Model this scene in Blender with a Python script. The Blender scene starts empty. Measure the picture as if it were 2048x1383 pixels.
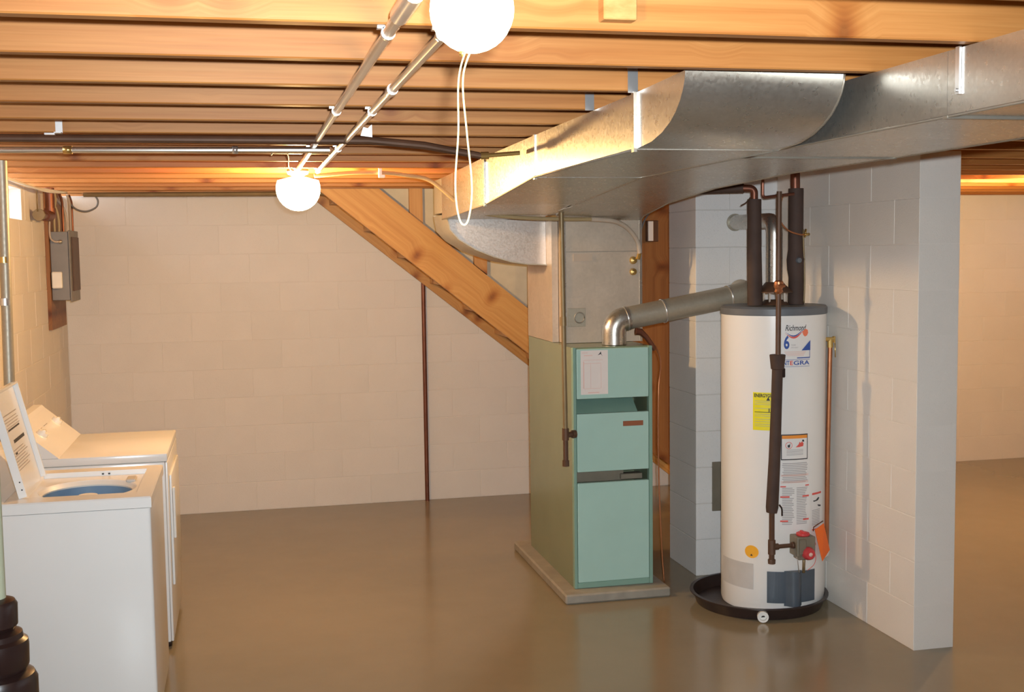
import bpy, bmesh, math, random
from mathutils import Vector, Matrix
random.seed(7)
R = math.radians
sc = bpy.context.scene
col = sc.collection

# ------------------------------------------------------------------ camera
W, H = 2048, 1383
cam_d = bpy.data.cameras.new('camera'); cam = bpy.data.objects.new('camera', cam_d); col.objects.link(cam)
cam_d.sensor_width = 36.0; cam_d.lens = 2355.0 / 2048.0 * 36.0; cam_d.clip_start = 0.02; cam_d.clip_end = 100
yaw, pitch, roll = R(12.85), R(-4.6), R(-0.78)
F = Vector((math.sin(yaw)*math.cos(pitch), math.cos(yaw)*math.cos(pitch), math.sin(pitch)))
R0 = Vector((math.cos(yaw), -math.sin(yaw), 0)); U0 = R0.cross(F)
RX = R0*math.cos(roll) + U0*math.sin(roll); UP = -R0*math.sin(roll) + U0*math.cos(roll)
m = Matrix((RX, UP, -F)).transposed().to_4x4(); m.translation = Vector((0, 0, 1.81)); cam.matrix_world = m
sc.camera = cam

# ------------------------------------------------------------------ view, world, lights
sc.view_settings.view_transform = 'Standard'; sc.view_settings.look = 'None'
sc.view_settings.gamma = 1.0; sc.view_settings.use_curve_mapping = False
sc.view_settings.exposure = -0.08
sc.cycles.max_bounces = 10; sc.cycles.diffuse_bounces = 6; sc.cycles.glossy_bounces = 4
sc.cycles.sample_clamp_indirect = 6.0
world = bpy.data.worlds.new('daylight'); sc.world = world; world.use_nodes = True
world.node_tree.nodes['Background'].inputs[0].default_value = (0.80, 0.90, 1.0, 1)
world.node_tree.nodes['Background'].inputs[1].default_value = 14.0
BULB = (1.0, 0.60, 0.235)          # warm incandescent light
BULB_W = 56.0                      # strength of the emitting glass, near lamp radius
def light(name, kind, loc, power, color, size=0.1, rot=None):
    d = bpy.data.lights.new(name, kind); d.energy = power; d.color = color
    if kind == 'AREA': d.shape = 'RECTANGLE'; d.size = size; d.size_y = size*0.6
    else: d.shadow_soft_size = size
    o = bpy.data.objects.new(name, d); col.objects.link(o); o.location = loc
    if rot: o.rotation_euler = rot
    return o
# the camera's own flash, just above and beside the lens
flash = light('camera_flash', 'SPOT', (0.05, 0.02, 1.875), 680.0, (0.84, 0.94, 1.0), 0.02)
flash.matrix_world = Matrix.Translation((0.05, 0.02, 1.875)) @ Matrix((RX, UP, -F)).transposed().to_4x4()
flash.data.spot_size = R(82); flash.data.spot_blend = 0.9

# ------------------------------------------------------------------ materials
MATS = {}
class NT:
    def __init__(s, name):
        s.m = bpy.data.materials.new(name); s.m.use_nodes = True
        s.t = s.m.node_tree; s.b = s.t.nodes['Principled BSDF']; MATS[name] = s.m
    def n(s, typ, **kw):
        n = s.t.nodes.new(typ)
        for k, v in kw.items():
            if k in n.inputs: n.inputs[k].default_value = v
            else: setattr(n, k, v)
        return n
    def l(s, a, b): s.t.links.new(a, b)
    def ramp(s, src, stops):
        r = s.n('ShaderNodeValToRGB'); e = r.color_ramp.elements
        while len(e) < len(stops): e.new(0.5)
        for x, (p, c) in zip(e, stops): x.position = p; x.color = (c[0], c[1], c[2], 1)
        s.l(src, r.inputs[0]); return r.outputs[0]
    def mix(s, fac, a, b, mode='MIX'):
        x = s.n('ShaderNodeMix', data_type='RGBA', blend_type=mode)
        for k, v in ((0, fac), (6, a), (7, b)):
            if isinstance(v, (int, float)): x.inputs[k].default_value = v
            elif isinstance(v, (tuple, list)): x.inputs[k].default_value = (v[0], v[1], v[2], 1)
            else: s.l(v, x.inputs[k])
        return x.outputs[2]
    def bump(s, h, strength=0.2, dist=0.002):
        b = s.n('ShaderNodeBump', Strength=strength, Distance=dist); s.l(h, b.inputs['Height']); s.l(b.outputs[0], s.b.inputs['Normal'])
def plain(name, c, rough=0.5, metal=0.0, spec=0.5, coat=0.0, var=0.06, scale=12, bump=0.0):
    t = NT(name); b = t.b
    co = t.n('ShaderNodeTexCoord'); nz = t.n('ShaderNodeTexNoise', Scale=scale, Detail=4.0); t.l(co.outputs['Object'], nz.inputs['Vector'])
    a = tuple(min(1, x*(1-var)) for x in c); d = tuple(min(1, x*(1+var)) for x in c)
    t.l(t.ramp(nz.outputs[0], [(0.3, a), (0.7, d)]), b.inputs['Base Color'])
    b.inputs['Roughness'].default_value = rough; b.inputs['Metallic'].default_value = metal
    b.inputs['Specular IOR Level'].default_value = spec; b.inputs['Coat Weight'].default_value = coat
    if bump: t.bump(nz.outputs[0], bump, 0.002)
    return t.m
def block_mat(name, c, pit=0.35):
    t = NT(name); b = t.b
    co = t.n('ShaderNodeTexCoord'); oi = t.n('ShaderNodeObjectInfo')
    off = t.n('ShaderNodeVectorMath', operation='SCALE'); off.inputs[0].default_value = (37, 53, 71); t.l(oi.outputs['Random'], off.inputs['Scale'])
    ad = t.n('ShaderNodeVectorMath', operation='ADD'); t.l(co.outputs['Object'], ad.inputs[0]); t.l(off.outputs[0], ad.inputs[1])
    n1 = t.n('ShaderNodeTexNoise', Scale=5.0, Detail=5.0); n2 = t.n('ShaderNodeTexNoise', Scale=160.0, Detail=3.0, Roughness=0.7)
    t.l(ad.outputs[0], n1.inputs['Vector']); t.l(ad.outputs[0], n2.inputs['Vector'])
    base = t.ramp(n1.outputs[0], [(0.3, tuple(x*0.965 for x in c)), (0.7, c)])
    pits = t.ramp(n2.outputs[0], [(0.30, (0.80, 0.79, 0.78)), (0.40, (1, 1, 1))])
    colr = t.mix(pit, base, pits, 'MULTIPLY')
    tone = t.ramp(oi.outputs['Random'], [(0, (0.97, 0.97, 0.965)), (1, (1, 1, 1))])
    t.l(t.mix(1.0, colr, tone, 'MULTIPLY'), b.inputs['Base Color'])
    b.inputs['Roughness'].default_value = 0.62; b.inputs['Specular IOR Level'].default_value = 0.3
    t.bump(n2.outputs[0], pit, 0.003)
    return t.m
def wood(name, light_c, dark_c, axis='x', slope=0.0, knots=True):
    """fir with fine grain lines along one axis, wide growth bands and knots"""
    t = NT(name); b = t.b
    co = t.n('ShaderNodeTexCoord'); oi = t.n('ShaderNodeObjectInfo')
    mp = t.n('ShaderNodeMapping'); t.l(co.outputs['Object'], mp.inputs['Vector'])
    if axis == 'z': mp.inputs['Rotation'].default_value = (0, R(90), 0)
    if axis == 'y': mp.inputs['Rotation'].default_value = (0, 0, R(-90))
    if slope: mp.inputs['Rotation'].default_value = (0, -slope, 0)
    off = t.n('ShaderNodeVectorMath', operation='SCALE'); off.inputs[0].default_value = (41, 17, 23); t.l(oi.outputs['Random'], off.inputs['Scale'])
    ad = t.n('ShaderNodeVectorMath', operation='ADD'); t.l(mp.outputs[0], ad.inputs[0]); t.l(off.outputs[0], ad.inputs[1])
    # knots: a few voronoi cells stretched along the board
    sp_ = t.n('ShaderNodeSeparateXYZ'); t.l(ad.outputs[0], sp_.inputs[0]); kx = t.n('ShaderNodeMath', operation='MULTIPLY'); kx.inputs[1].default_value = 3.0; t.l(sp_.outputs['X'], kx.inputs[0])
    kz = t.n('ShaderNodeMath', operation='MULTIPLY'); kz.inputs[1].default_value = 1.9; t.l(sp_.outputs['Z'], kz.inputs[0]); km = t.n('ShaderNodeCombineXYZ'); t.l(kx.outputs[0], km.inputs[0]); t.l(kz.outputs[0], km.inputs[1])
    vo = t.n('ShaderNodeTexVoronoi', voronoi_dimensions='2D', Scale=1.0, Randomness=1.0); t.l(km.outputs[0], vo.inputs['Vector'])
    wn = t.n('ShaderNodeTexNoise', Scale=2.2, Detail=2.0); t.l(ad.outputs[0], wn.inputs['Vector'])
    gm = t.n('ShaderNodeMapping'); gm.inputs['Scale'].default_value = (0.9, 14, 34); t.l(ad.outputs[0], gm.inputs['Vector'])
    # bend the grain round the knots
    kd = t.n('ShaderNodeMath', operation='MULTIPLY'); kd.inputs[1].default_value = 1.6 if knots else 0.0
    kr = t.n('ShaderNodeMapRange'); kr.inputs['From Min'].default_value = 0.0; kr.inputs['From Max'].default_value = 0.25; kr.inputs['To Min'].default_value = 1; kr.inputs['To Max'].default_value = 0
    t.l(vo.outputs['Distance'], kr.inputs['Value']); t.l(kr.outputs[0], kd.inputs[0])
    cz = t.n('ShaderNodeCombineXYZ'); t.l(kd.outputs[0], cz.inputs['Z'])
    ga = t.n('ShaderNodeVectorMath', operation='ADD'); t.l(gm.outputs[0], ga.inputs[0]); t.l(cz.outputs[0], ga.inputs[1])
    g1 = t.n('ShaderNodeTexNoise', Scale=1.0, Detail=3.0, Roughness=0.6); t.l(ga.outputs[0], g1.inputs['Vector'])
    g2 = t.n('ShaderNodeTexNoise', Scale=7.0, Detail=2.0); t.l(ga.outputs[0], g2.inputs['Vector'])
    base = t.ramp(g1.outputs[0], [(0.32, dark_c), (0.5, tuple((a+d)/2*1.02 for a, d in zip(light_c, dark_c))), (0.68, light_c)])
    fine = t.ramp(g2.outputs[0], [(0.35, (0.88, 0.86, 0.82)), (0.6, (1, 1, 1))])
    c = t.mix(0.6, base, fine, 'MULTIPLY')
    if knots:
        kc = t.ramp(vo.outputs['Distance'], [(0.02, (0.40, 0.24, 0.13)), (0.05, (0.58, 0.38, 0.24)), (0.10, (0.85, 0.74, 0.62)), (0.16, (1, 1, 1))])
        c = t.mix(0.85, c, kc, 'MULTIPLY')
    tone = t.ramp(oi.outputs['Random'], [(0, (0.90, 0.88, 0.86)), (1, (1, 1, 1))])
    t.l(t.mix(1.0, c, tone, 'MULTIPLY'), b.inputs['Base Color'])
    b.inputs['Roughness'].default_value = 0.5; b.inputs['Specular IOR Level'].default_value = 0.35
    t.bump(g2.outputs[0], 0.12, 0.001)
    return t.m
def galv(name, c=(0.60, 0.57, 0.52), rough=0.30, spangle=140, metal=0.9):
    t = NT(name); b = t.b
    co = t.n('ShaderNodeTexCoord'); vo = t.n('ShaderNodeTexVoronoi', Scale=spangle); nz = t.n('ShaderNodeTexNoise', Scale=6.0, Detail=4.0)
    t.l(co.outputs['Object'], vo.inputs['Vector']); t.l(co.outputs['Object'], nz.inputs['Vector'])
    sx = t.n('ShaderNodeSeparateColor'); t.l(vo.outputs['Color'], sx.inputs[0])
    a = t.ramp(sx.outputs[0], [(0, tuple(x*0.95 for x in c)), (1, tuple(min(1, x*1.02) for x in c))])
    d = t.ramp(nz.outputs[0], [(0.3, (0.88, 0.88, 0.87)), (0.7, (1, 1, 1))])
    t.l(t.mix(1.0, a, d, 'MULTIPLY'), b.inputs['Base Color'])
    mr = t.n('ShaderNodeMapRange'); mr.inputs['To Min'].default_value = rough-0.03; mr.inputs['To Max'].default_value = rough+0.05
    t.l(sx.outputs[1], mr.inputs['Value']); t.l(mr.outputs[0], b.inputs['Roughness'])
    b.inputs['Metallic'].default_value = metal
    return t.m
def emit(name, c, s, base=(1, 1, 1)):
    t = NT(name); t.b.inputs['Base Color'].default_value = (*base, 1)
    t.b.inputs['Emission Color'].default_value = (*c, 1); t.b.inputs['Emission Strength'].default_value = s
    return t.m
def floor_mat():
    t = NT('floor_paint'); b = t.b
    co = t.n('ShaderNodeTexCoord'); n1 = t.n('ShaderNodeTexNoise', Scale=0.8, Detail=6.0, Roughness=0.65); n2 = t.n('ShaderNodeTexNoise', Scale=40.0, Detail=3.0)
    t.l(co.outputs['Object'], n1.inputs['Vector']); t.l(co.outputs['Object'], n2.inputs['Vector'])
    base = t.ramp(n1.outputs[0], [(0.3, (0.235, 0.190, 0.118)), (0.7, (0.28, 0.226, 0.145))])
    t.l(base, b.inputs['Base Color'])
    mr = t.n('ShaderNodeMapRange'); mr.inputs['To Min'].default_value = 0.13; mr.inputs['To Max'].default_value = 0.22
    t.l(n1.outputs[0], mr.inputs['Value']); t.l(mr.outputs[0], b.inputs['Roughness'])
    b.inputs['Specular IOR Level'].default_value = 0.55
    n3 = t.n('ShaderNodeTexNoise', Scale=7.0, Detail=3.0); t.l(co.outputs['Object'], n3.inputs['Vector'])
    t.bump(n3.outputs[0], 0.10, 0.004)
    return t.m
floor_mat()
block_mat('block_paint', (0.775, 0.725, 0.665)); block_mat('chimney_paint', (0.78, 0.765, 0.75), 0.7)
plain('mortar', (0.60, 0.58, 0.55), 0.8)
wood('fir', (0.50, 0.225, 0.066), (0.375, 0.140, 0.032)); wood('fir_up', (0.58, 0.32, 0.12), (0.48, 0.23, 0.07), 'z'); wood('fir_deep', (0.58, 0.32, 0.12), (0.46, 0.22, 0.07), 'y')
wood('stair_fir', (0.62, 0.34, 0.105), (0.50, 0.24, 0.065), slope=R(38.6)); wood('subfloor', (0.45, 0.27, 0.13), (0.36, 0.2, 0.09), knots=False)
wood('plywood', (0.33, 0.145, 0.045), (0.25, 0.10, 0.03), 'z')
plain('drywall', (0.56, 0.50, 0.38), 0.8); plain('white_enamel', (0.80, 0.80, 0.79), 0.22, spec=0.5, var=0.015, scale=3)
plain('tank_enamel', (0.82, 0.80, 0.77), 0.25, var=0.012, scale=3); plain('white_plastic', (0.78, 0.76, 0.72), 0.4, var=0.03)
plain('tub_blue', (0.16, 0.26, 0.40), 0.4); plain('dark_gap', (0.03, 0.03, 0.03), 0.6)
plain('furnace_green', (0.20, 0.235, 0.145), 0.24, var=0.04, scale=4); plain('furnace_trim', (0.22, 0.36, 0.29), 0.4, var=0.03)
plain('furnace_aqua', (0.40, 0.60, 0.53), 0.36, var=0.03, scale=5); plain('concrete', (0.30, 0.27, 0.22), 0.6, var=0.12, bump=0.3)
galv('galvanized'); galv('galvanized_dull', (0.46, 0.42, 0.34), 0.45, 90, 0.55); plain('conduit', (0.80, 0.77, 0.70), 0.24, 0.95, var=0.03)
galv('plenum_sheet', (0.60, 0.50, 0.40), 0.50, 70, 0.55); galv('cheek_sheet', (0.78, 0.71, 0.66), 0.33, 150, 0.8)  # cheek_sheet: the wall's pinkish reflection is put into its lighter base colour
plain('seam_metal', (0.36, 0.33, 0.28), 0.45, 0.8); plain('bright_steel', (0.75, 0.75, 0.75), 0.28, 0.9)
plain('foam_brown', (0.060, 0.033, 0.024), 0.75, var=0.15, bump=0.2); plain('copper', (0.50, 0.21, 0.10), 0.36, 0.85, var=0.12)
plain('copper_dark', (0.20, 0.075, 0.045), 0.42, 0.7, var=0.15); plain('iron_brown', (0.115, 0.060, 0.036), 0.5, 0.35, var=0.15)
plain('gas_olive', (0.24, 0.17, 0.085), 0.45, 0.4, var=0.1); plain('brass', (0.66, 0.45, 0.16), 0.3, 0.9)
plain('pan_black', (0.030, 0.018, 0.016), 0.35, var=0.1); plain('abs_black', (0.022, 0.011, 0.010), 0.32, var=0.1)
plain('rim_grey', (0.12, 0.13, 0.145), 0.45); plain('door_grey', (0.075, 0.095, 0.12), 0.42, var=0.08); plain('screen_grey', (0.52, 0.50, 0.48), 0.7)
plain('valve_grey', (0.23, 0.20, 0.15), 0.5, 0.3, var=0.1); plain('red_knob', (0.55, 0.045, 0.05), 0.4); plain('tag_orange', (0.95, 0.17, 0.02), 0.6, var=0.02)
plain('panel_grey', (0.21, 0.19, 0.17), 0.45, 0.2); plain('cable_sheath', (0.40, 0.29, 0.15), 0.5); plain('cable_pale', (0.50, 0.40, 0.31), 0.5)
plain('cable_grey', (0.16, 0.15, 0.14), 0.5); plain('ink_black', (0.03, 0.03, 0.035), 0.6); plain('ink_grey', (0.38, 0.36, 0.36), 0.7); plain('ink_blue', (0.035, 0.09, 0.36), 0.6)
plain('ink_red', (0.72, 0.10, 0.08), 0.6); plain('ink_pink', (0.78, 0.52, 0.45), 0.7); plain('ink_orange', (0.85, 0.30, 0.04), 0.6); plain('flame_orange', (0.85, 0.20, 0.10), 0.6)
plain('label_white', (0.78, 0.76, 0.74), 0.55, var=0.01); plain('label_yellow', (0.82, 0.72, 0.01), 0.5, var=0.01); plain('label_dot', (0.88, 0.42, 0.03), 0.5)
plain('paper', (0.80, 0.71, 0.66), 0.7, var=0.02); plain('cord_string', (0.85, 0.75, 0.35), 0.8); plain('porcelain', (0.8, 0.78, 0.72), 0.3)
plain('pvc_green', (0.42, 0.46, 0.34), 0.4); plain('badge_bronze', (0.34, 0.12, 0.06), 0.4, 0.2); plain('insulation', (0.80, 0.42, 0.10), 0.9, var=0.2, bump=0.5)
t = NT('bulb_glass'); t.b.inputs['Base Color'].default_value = (1, 1, 1, 1)      # thin lit glass: it glows and lets its filament's light through
_em = t.n('ShaderNodeEmission', Color=(1.0, 0.86, 0.52, 1), Strength=26.0); _tr = t.n('ShaderNodeBsdfTransparent'); _mx = t.n('ShaderNodeMixShader', Fac=0.25)
t.l(_tr.outputs[0], _mx.inputs[1]); t.l(_em.outputs[0], _mx.inputs[2]); t.l(_mx.outputs[0], t.t.nodes['Material Output'].inputs['Surface'])
t = NT('window_glass'); t.b.inputs['Transmission Weight'].default_value = 1.0; t.b.inputs['Roughness'].default_value = 0.05; t.b.inputs['IOR'].default_value = 1.1

# ------------------------------------------------------------------ builders
def V(*a): return Vector(a)
def box(bm, x0, x1, y0, y1, z0, z1, bev=0.0, seg=1):
    r = bmesh.ops.create_cube(bm, size=1.0)
    vs = r['verts']
    for v in vs: v.co = V((x0+x1)/2 + v.co.x*(x1-x0), (y0+y1)/2 + v.co.y*(y1-y0), (z0+z1)/2 + v.co.z*(z1-z0))
    if bev:
        es = list({e for v in vs for e in v.link_edges})
        r = bmesh.ops.bevel(bm, geom=es, offset=bev, segments=seg, affect='EDGES', profile=0.5)
        vs = r['verts']
    return vs
def fillet(pts, rad, n=5):
    pts = [Vector(p) for p in pts]; out = [pts[0]]
    for i in range(1, len(pts)-1):
        p = pts[i]; a = (pts[i-1]-p); b = (pts[i+1]-p); r = min(rad, a.length*0.49, b.length*0.49)
        a = p + a.normalized()*r; b = p + b.normalized()*r
        for k in range(n+1):
            s = k/n; out.append(a*(1-s)**2 + p*2*s*(1-s) + b*s*s)
    out.append(pts[-1]); return out
def spline(pts, n=8):
    pts = [Vector(p) for p in pts]; q = [pts[0]*2-pts[1]] + pts + [pts[-1]*2-pts[-2]]; out = []
    for i in range(1, len(q)-2):
        for k in range(n):
            s = k/n; a, b, c, d = q[i-1:i+3]
            out.append(0.5*((2*b)+(c-a)*s+(2*a-5*b+4*c-d)*s*s+(3*b-a-3*c+d)*s**3))
    out.append(pts[-1]); return out
def tube(bm, pts, r, seg=14, caps=True):
    """a round tube along points; r may be a list, one radius per point"""
    pts = [Vector(p) for p in pts]; n = len(pts); rs = r if isinstance(r, (list, tuple)) else [r]*n
    t = (pts[1]-pts[0]).normalized(); up = V(0, 0, 1) if abs(t.z) < 0.9 else V(0, 1, 0)
    x = t.cross(up).normalized(); rings = []
    for i, p in enumerate(pts):
        if i == 0: tt = pts[1]-pts[0]
        elif i == n-1: tt = pts[-1]-pts[-2]
        else: tt = (pts[i+1]-p).normalized()+(p-pts[i-1]).normalized()
        tt = tt.normalized() if tt.length > 1e-9 else t
        x = (x - tt*x.dot(tt)); x = x.normalized(); y = tt.cross(x)
        rings.append([bm.verts.new(p + (x*math.cos(2*math.pi*k/seg)+y*math.sin(2*math.pi*k/seg))*rs[i]) for k in range(seg)])
    for a, b in zip(rings, rings[1:]):
        for k in range(seg):
            f = bm.faces.new((a[k], a[(k+1) % seg], b[(k+1) % seg], b[k])); f.smooth = True
    if caps: bm.faces.new(rings[0][::-1]); bm.faces.new(rings[-1])
def lathe(bm, c, prof, seg=32, axis='z', flat=()):
    """rings of (radius, height) about an axis through c"""
    c = Vector(c); rings = []
    for r, h in prof:
        ring = []
        for k in range(seg):
            a = 2*math.pi*k/seg; u, w = r*math.cos(a), r*math.sin(a)
            p = {'z': V(u, w, h), 'y': V(u, h, w), 'x': V(h, u, w)}[axis] if isinstance(axis, str) else axis @ V(u, w, h)
            ring.append(bm.verts.new(c+p))
        rings.append(ring)
    for i, (a, b) in enumerate(zip(rings, rings[1:])):
        for k in range(seg):
            f = bm.faces.new((a[k], a[(k+1) % seg], b[(k+1) % seg], b[k])); f.smooth = (abs(prof[i][0]-prof[i+1][0]) < 1e-6 or i not in flat)
    if prof[0][0] > 1e-5: bm.faces.new(rings[0][::-1])
    if prof[-1][0] > 1e-5: bm.faces.new(rings[-1])
def prism(bm, poly, d0, d1, axis='y'):
    """extrude a polygon given in the two other axes"""
    def P(u, w, d): return {'y': V(u, d, w), 'x': V(d, u, w), 'z': V(u, w, d)}[axis]
    a = [bm.verts.new(P(u, w, d0)) for u, w in poly]; b = [bm.verts.new(P(u, w, d1)) for u, w in poly]; n = len(poly)
    bm.faces.new(a); bm.faces.new(b[::-1])
    for k in range(n): bm.faces.new((a[k], b[k], b[(k+1) % n], a[(k+1) % n]))
def sheet(bm, quads):
    for q in quads: bm.faces.new([bm.verts.new(p) for p in q])
def edge_smooth(me, ang=40):
    for p in me.polygons: p.use_smooth = True
    me.set_sharp_from_angle(angle=R(ang))

def link(name, bm, mat, parent=None, origin=None, smooth=None):
    if isinstance(bm, bmesh.types.BMesh):
        bmesh.ops.recalc_face_normals(bm, faces=bm.faces)
        me = bpy.data.meshes.new(name); bm.to_mesh(me); bm.free()
    else: me = bm
    if smooth: edge_smooth(me, smooth)
    me.materials.clear(); me.materials.append(MATS[mat])
    o = bpy.data.objects.new(name, me); col.objects.link(o)
    if origin is None:
        xs = [v.co for v in me.vertices]
        lo = V(*(min(c[i] for c in xs) for i in range(3))); hi = V(*(max(c[i] for c in xs) for i in range(3)))
        origin = V((lo.x+hi.x)/2, (lo.y+hi.y)/2, lo.z)
    origin = Vector(origin); me.transform(Matrix.Translation(-origin))
    base = V(0, 0, 0); q = parent
    while q: base += q.location; q = q.parent
    o.parent = parent; o.location = origin - base
    return o
STUFF = ('printed_lines', 'red_headings', 'red_bar', 'sketch_marks', 'arrow_mark', 'rule_lines', 'fine_print', 'pink_lines', 'hinge_screw', 'lid_switch', 'dark_print_bars', 'indicator_print')
def part(name, mat, parent, fn, smooth=None, label=None, kind=None):
    if name in STUFF: kind = 'stuff'
    bm = bmesh.new(); fn(bm); o = link(name, bm, mat, parent, None, smooth)
    if label: o['label'] = label
    if kind: o['kind'] = kind
    return o
def thing(name, label, cat, loc, group=None):
    o = bpy.data.objects.new(name, None); col.objects.link(o); o.location = loc; o.empty_display_size = 0.1
    o['label'] = label; o['category'] = cat
    if group: o['group'] = group
    return o
def single(name, label, cat, mat, fn, smooth=None, group=None):
    bm = bmesh.new(); fn(bm); o = link(name, bm, mat, None, None, smooth)
    o['label'] = label; o['category'] = cat
    if group: o['group'] = group
    return o
def struct(name, mat, fn, label, cat='wall'):
    bm = bmesh.new(); fn(bm); o = link(name, bm, mat); o['kind'] = 'structure'; o['label'] = label; o['category'] = cat
    return o

# ------------------------------------------------------------------ the room
X0, X1, YB, YR = -1.165, 7.6, 8.46, 8.70        # left wall face, right wall, back wall faces
ZJ = 2.22                                        # underside of the joists
CH = ZJ/11.0                                     # one course of block
floor = struct('floor', 'floor_paint', lambda b: box(b, X0-0.3, X1+0.2, -1.6, 9.0, -0.1, 0), 'glossy grey-brown painted concrete floor', 'floor')

_blk = {}
def block_mesh(l, d, h):
    k = (round(l, 3), round(d, 3), round(h, 3))
    if k not in _blk:
        bm = bmesh.new(); box(bm, -l/2, l/2, -d/2, d/2, -h/2, h/2, 0.0018)
        me = bpy.data.meshes.new('block'); bm.to_mesh(me); bm.free(); _blk[k] = me
    return _blk[k]
def blocks(parent, p0, along, length, depth, mat, courses=range(11), skip=None, phase=0):
    """lay blocks in running bond; p0 = start of the run on its centre line"""
    L = 0.4064; J = 0.003
    for c in courses:
        s = -L/2 if (c+phase) % 2 else 0.0
        while s < length-0.02:
            a, b = max(s, 0), min(s+L, length)
            s += L
            if b-a < 0.03: continue
            mid = (a+b)/2; x, y = p0[0]+along[0]*mid, p0[1]+along[1]*mid; z = (c+0.5)*CH
            if skip and skip(along[0]*mid+p0[0], along[1]*mid+p0[1], z, (b-a)/2): continue
            me = block_mesh(b-a-J, depth, CH-J)
            if not me.materials: me.materials.append(MATS[mat])
            o = bpy.data.objects.new('block', me); col.objects.link(o); o.parent = parent
            jit = 0.0005
            o.location = V(x + along[1]*random.uniform(-jit, jit), y + along[0]*random.uniform(-jit, jit), z) - parent.location
            if along[1]: o.rotation_euler = (0, 0, R(90))
wb = struct('wall_back', 'block_paint', lambda b: box(b, X0-0.2, 3.4, YB+0.0016, YB+0.20, 0, ZJ), 'white painted concrete block wall behind the stairs')
blocks(wb, (X0, YB+0.05), (1, 0), 3.4-X0, 0.1, 'block_paint')
wr = struct('wall_back_right', 'block_paint', lambda b: box(b, 3.4, X1+0.2, YR+0.0016, YR+0.2, 0, ZJ), 'white block wall at the far side of the room on the right')
blocks(wr, (4.6, YR+0.05), (1, 0), 2.8, 0.1, 'block_paint')
# left wall with its window opening
WY0, WY1, WZ0, WZ1 = 6.25, 6.93, 1.995, 2.185
def left(b):
    x0, x1 = X0-0.2, X0-0.0016
    box(b, x0, x1, -1.6, WY0, 0, ZJ); box(b, x0, x1, WY1, YB, 0, ZJ); box(b, x0, x1, WY0, WY1, 0, WZ0); box(b, x0, x1, WY0, WY1, WZ1, ZJ)
wl = struct('wall_left', 'block_paint', left, 'white painted block wall behind the washer and dryer')
blocks(wl, (X0-0.05, 5.4), (0, 1), YB-5.4, 0.1, 'block_paint', skip=lambda x, y, z, h: z > WZ0-0.02 and y+h > WY0 and y-h < WY1)
wf = struct('wall_rear', 'block_paint', lambda b: box(b, X0-0.2, X1+0.2, -1.8, -1.6, 0, 2.45), 'white wall behind the viewer')
wx = struct('wall_right', 'block_paint', lambda b: box(b, X1, X1+0.2, -1.6, 9.0, 0, ZJ), 'white wall at the far right')
DX0, DX1, DY0 = 2.885, 3.085, 4.63
wd = struct('wall_divider', 'block_paint', lambda b: box(b, DX0+0.0016, DX1-0.0016, DY0+0.0016, 6.6, 0, ZJ), 'white painted block partition wall beside the water heater')
blocks(wd, ((DX0+DX1)/2, DY0), (0, 1), 1.97, 0.2, 'block_paint')
CX0, CY0 = 2.405, 6.03
def chim(b): box(b, CX0+0.003, DX0+0.0, CY0+0.003, 6.44, 0, ZJ)
wc = struct('wall_chimney', 'mortar', chim, 'rough white block chimney stack behind the water heater')
for c in range(11):                              # corner blocks: one long, one half, alternately
    z = (c+0.5)*CH
    cuts = [(CX0, CX0+0.39), (CX0+0.39, DX0-0.002)] if c % 2 else [(CX0, CX0+0.2), (CX0+0.2, DX0-0.002)]
    for k, (a, b) in enumerate(cuts):
        d = 0.41 if (k == 0) else 0.2
        o = bpy.data.objects.new('block', block_mesh(b-a-0.002, d, CH-0.004)); col.objects.link(o); o.parent = wc
        if not o.data.materials: o.data.materials.append(MATS['chimney_paint'])
        o.location = V((a+b)/2, CY0+d/2+random.uniform(-0.0012, 0.0012), z) - wc.location
part('cleanout_cover', 'valve_grey', wc, lambda b: box(b, 2.50, 2.72, 6.022, 6.035, 0.36, 0.635, 0.002), label='grey-green metal cleanout cover')

# window
w1 = struct('window_1', 'white_plastic', lambda b: [box(b, X0-0.13, X0-0.08, WY0, WY1, WZ0, WZ0+0.02), box(b, X0-0.13, X0-0.08, WY0, WY1, WZ1-0.015, WZ1), box(b, X0-0.13, X0-0.08, WY1-0.02, WY1, WZ0, WZ1), box(b, X0-0.13, X0-0.08, WY0, WY0+0.02, WZ0, WZ1)], 'small bright basement window high in the left wall', 'window')
part('pane', 'window_glass', w1, lambda b: box(b, X0-0.108, X0-0.104, WY0+0.01, WY1-0.01, WZ0+0.01, WZ1-0.01))

# ceiling: subfloor above and every joist below it
ceil = struct('ceiling', 'subfloor', lambda b: box(b, X0-0.2, X1+0.2, -1.6, 9.0, 2.41, 2.45), 'wood subfloor carried on exposed fir joists', 'ceiling')
def joist(x0, x1, y, parent=ceil, z0=ZJ, z1=2.409, mat='fir'):
    bm = bmesh.new(); box(bm, x0, x1, y-0.038, y, z0, z1, 0.003)
    return link('joist', bm, mat, parent, V(x0, y, z0))
ys = [2.19+0.3985*k for k in range(-9, 16)]
for y in ys:
    if y > 8.3: continue
    joist(X0-0.15, 3.02, y)
for y in ys:
    joist(2.95 if y > 4.6 else 3.021, X1+0.1, y + (0.039 if y > 4.6 else 0))
joist(X0-0.15, X1+0.1, 8.60)
joist(3.4, X1+0.1, 8.74, z0=2.2)
# a scrap block nailed to the face of the nearest joist
for x, i in ((0.665, 9),):
    y = ys[i]-0.0385; bm = bmesh.new(); box(bm, x, x+0.065, y-0.035, y, ZJ+0.014, 2.405, 0.002); link('blocking', bm, 'fir_deep', ceil)

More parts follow.
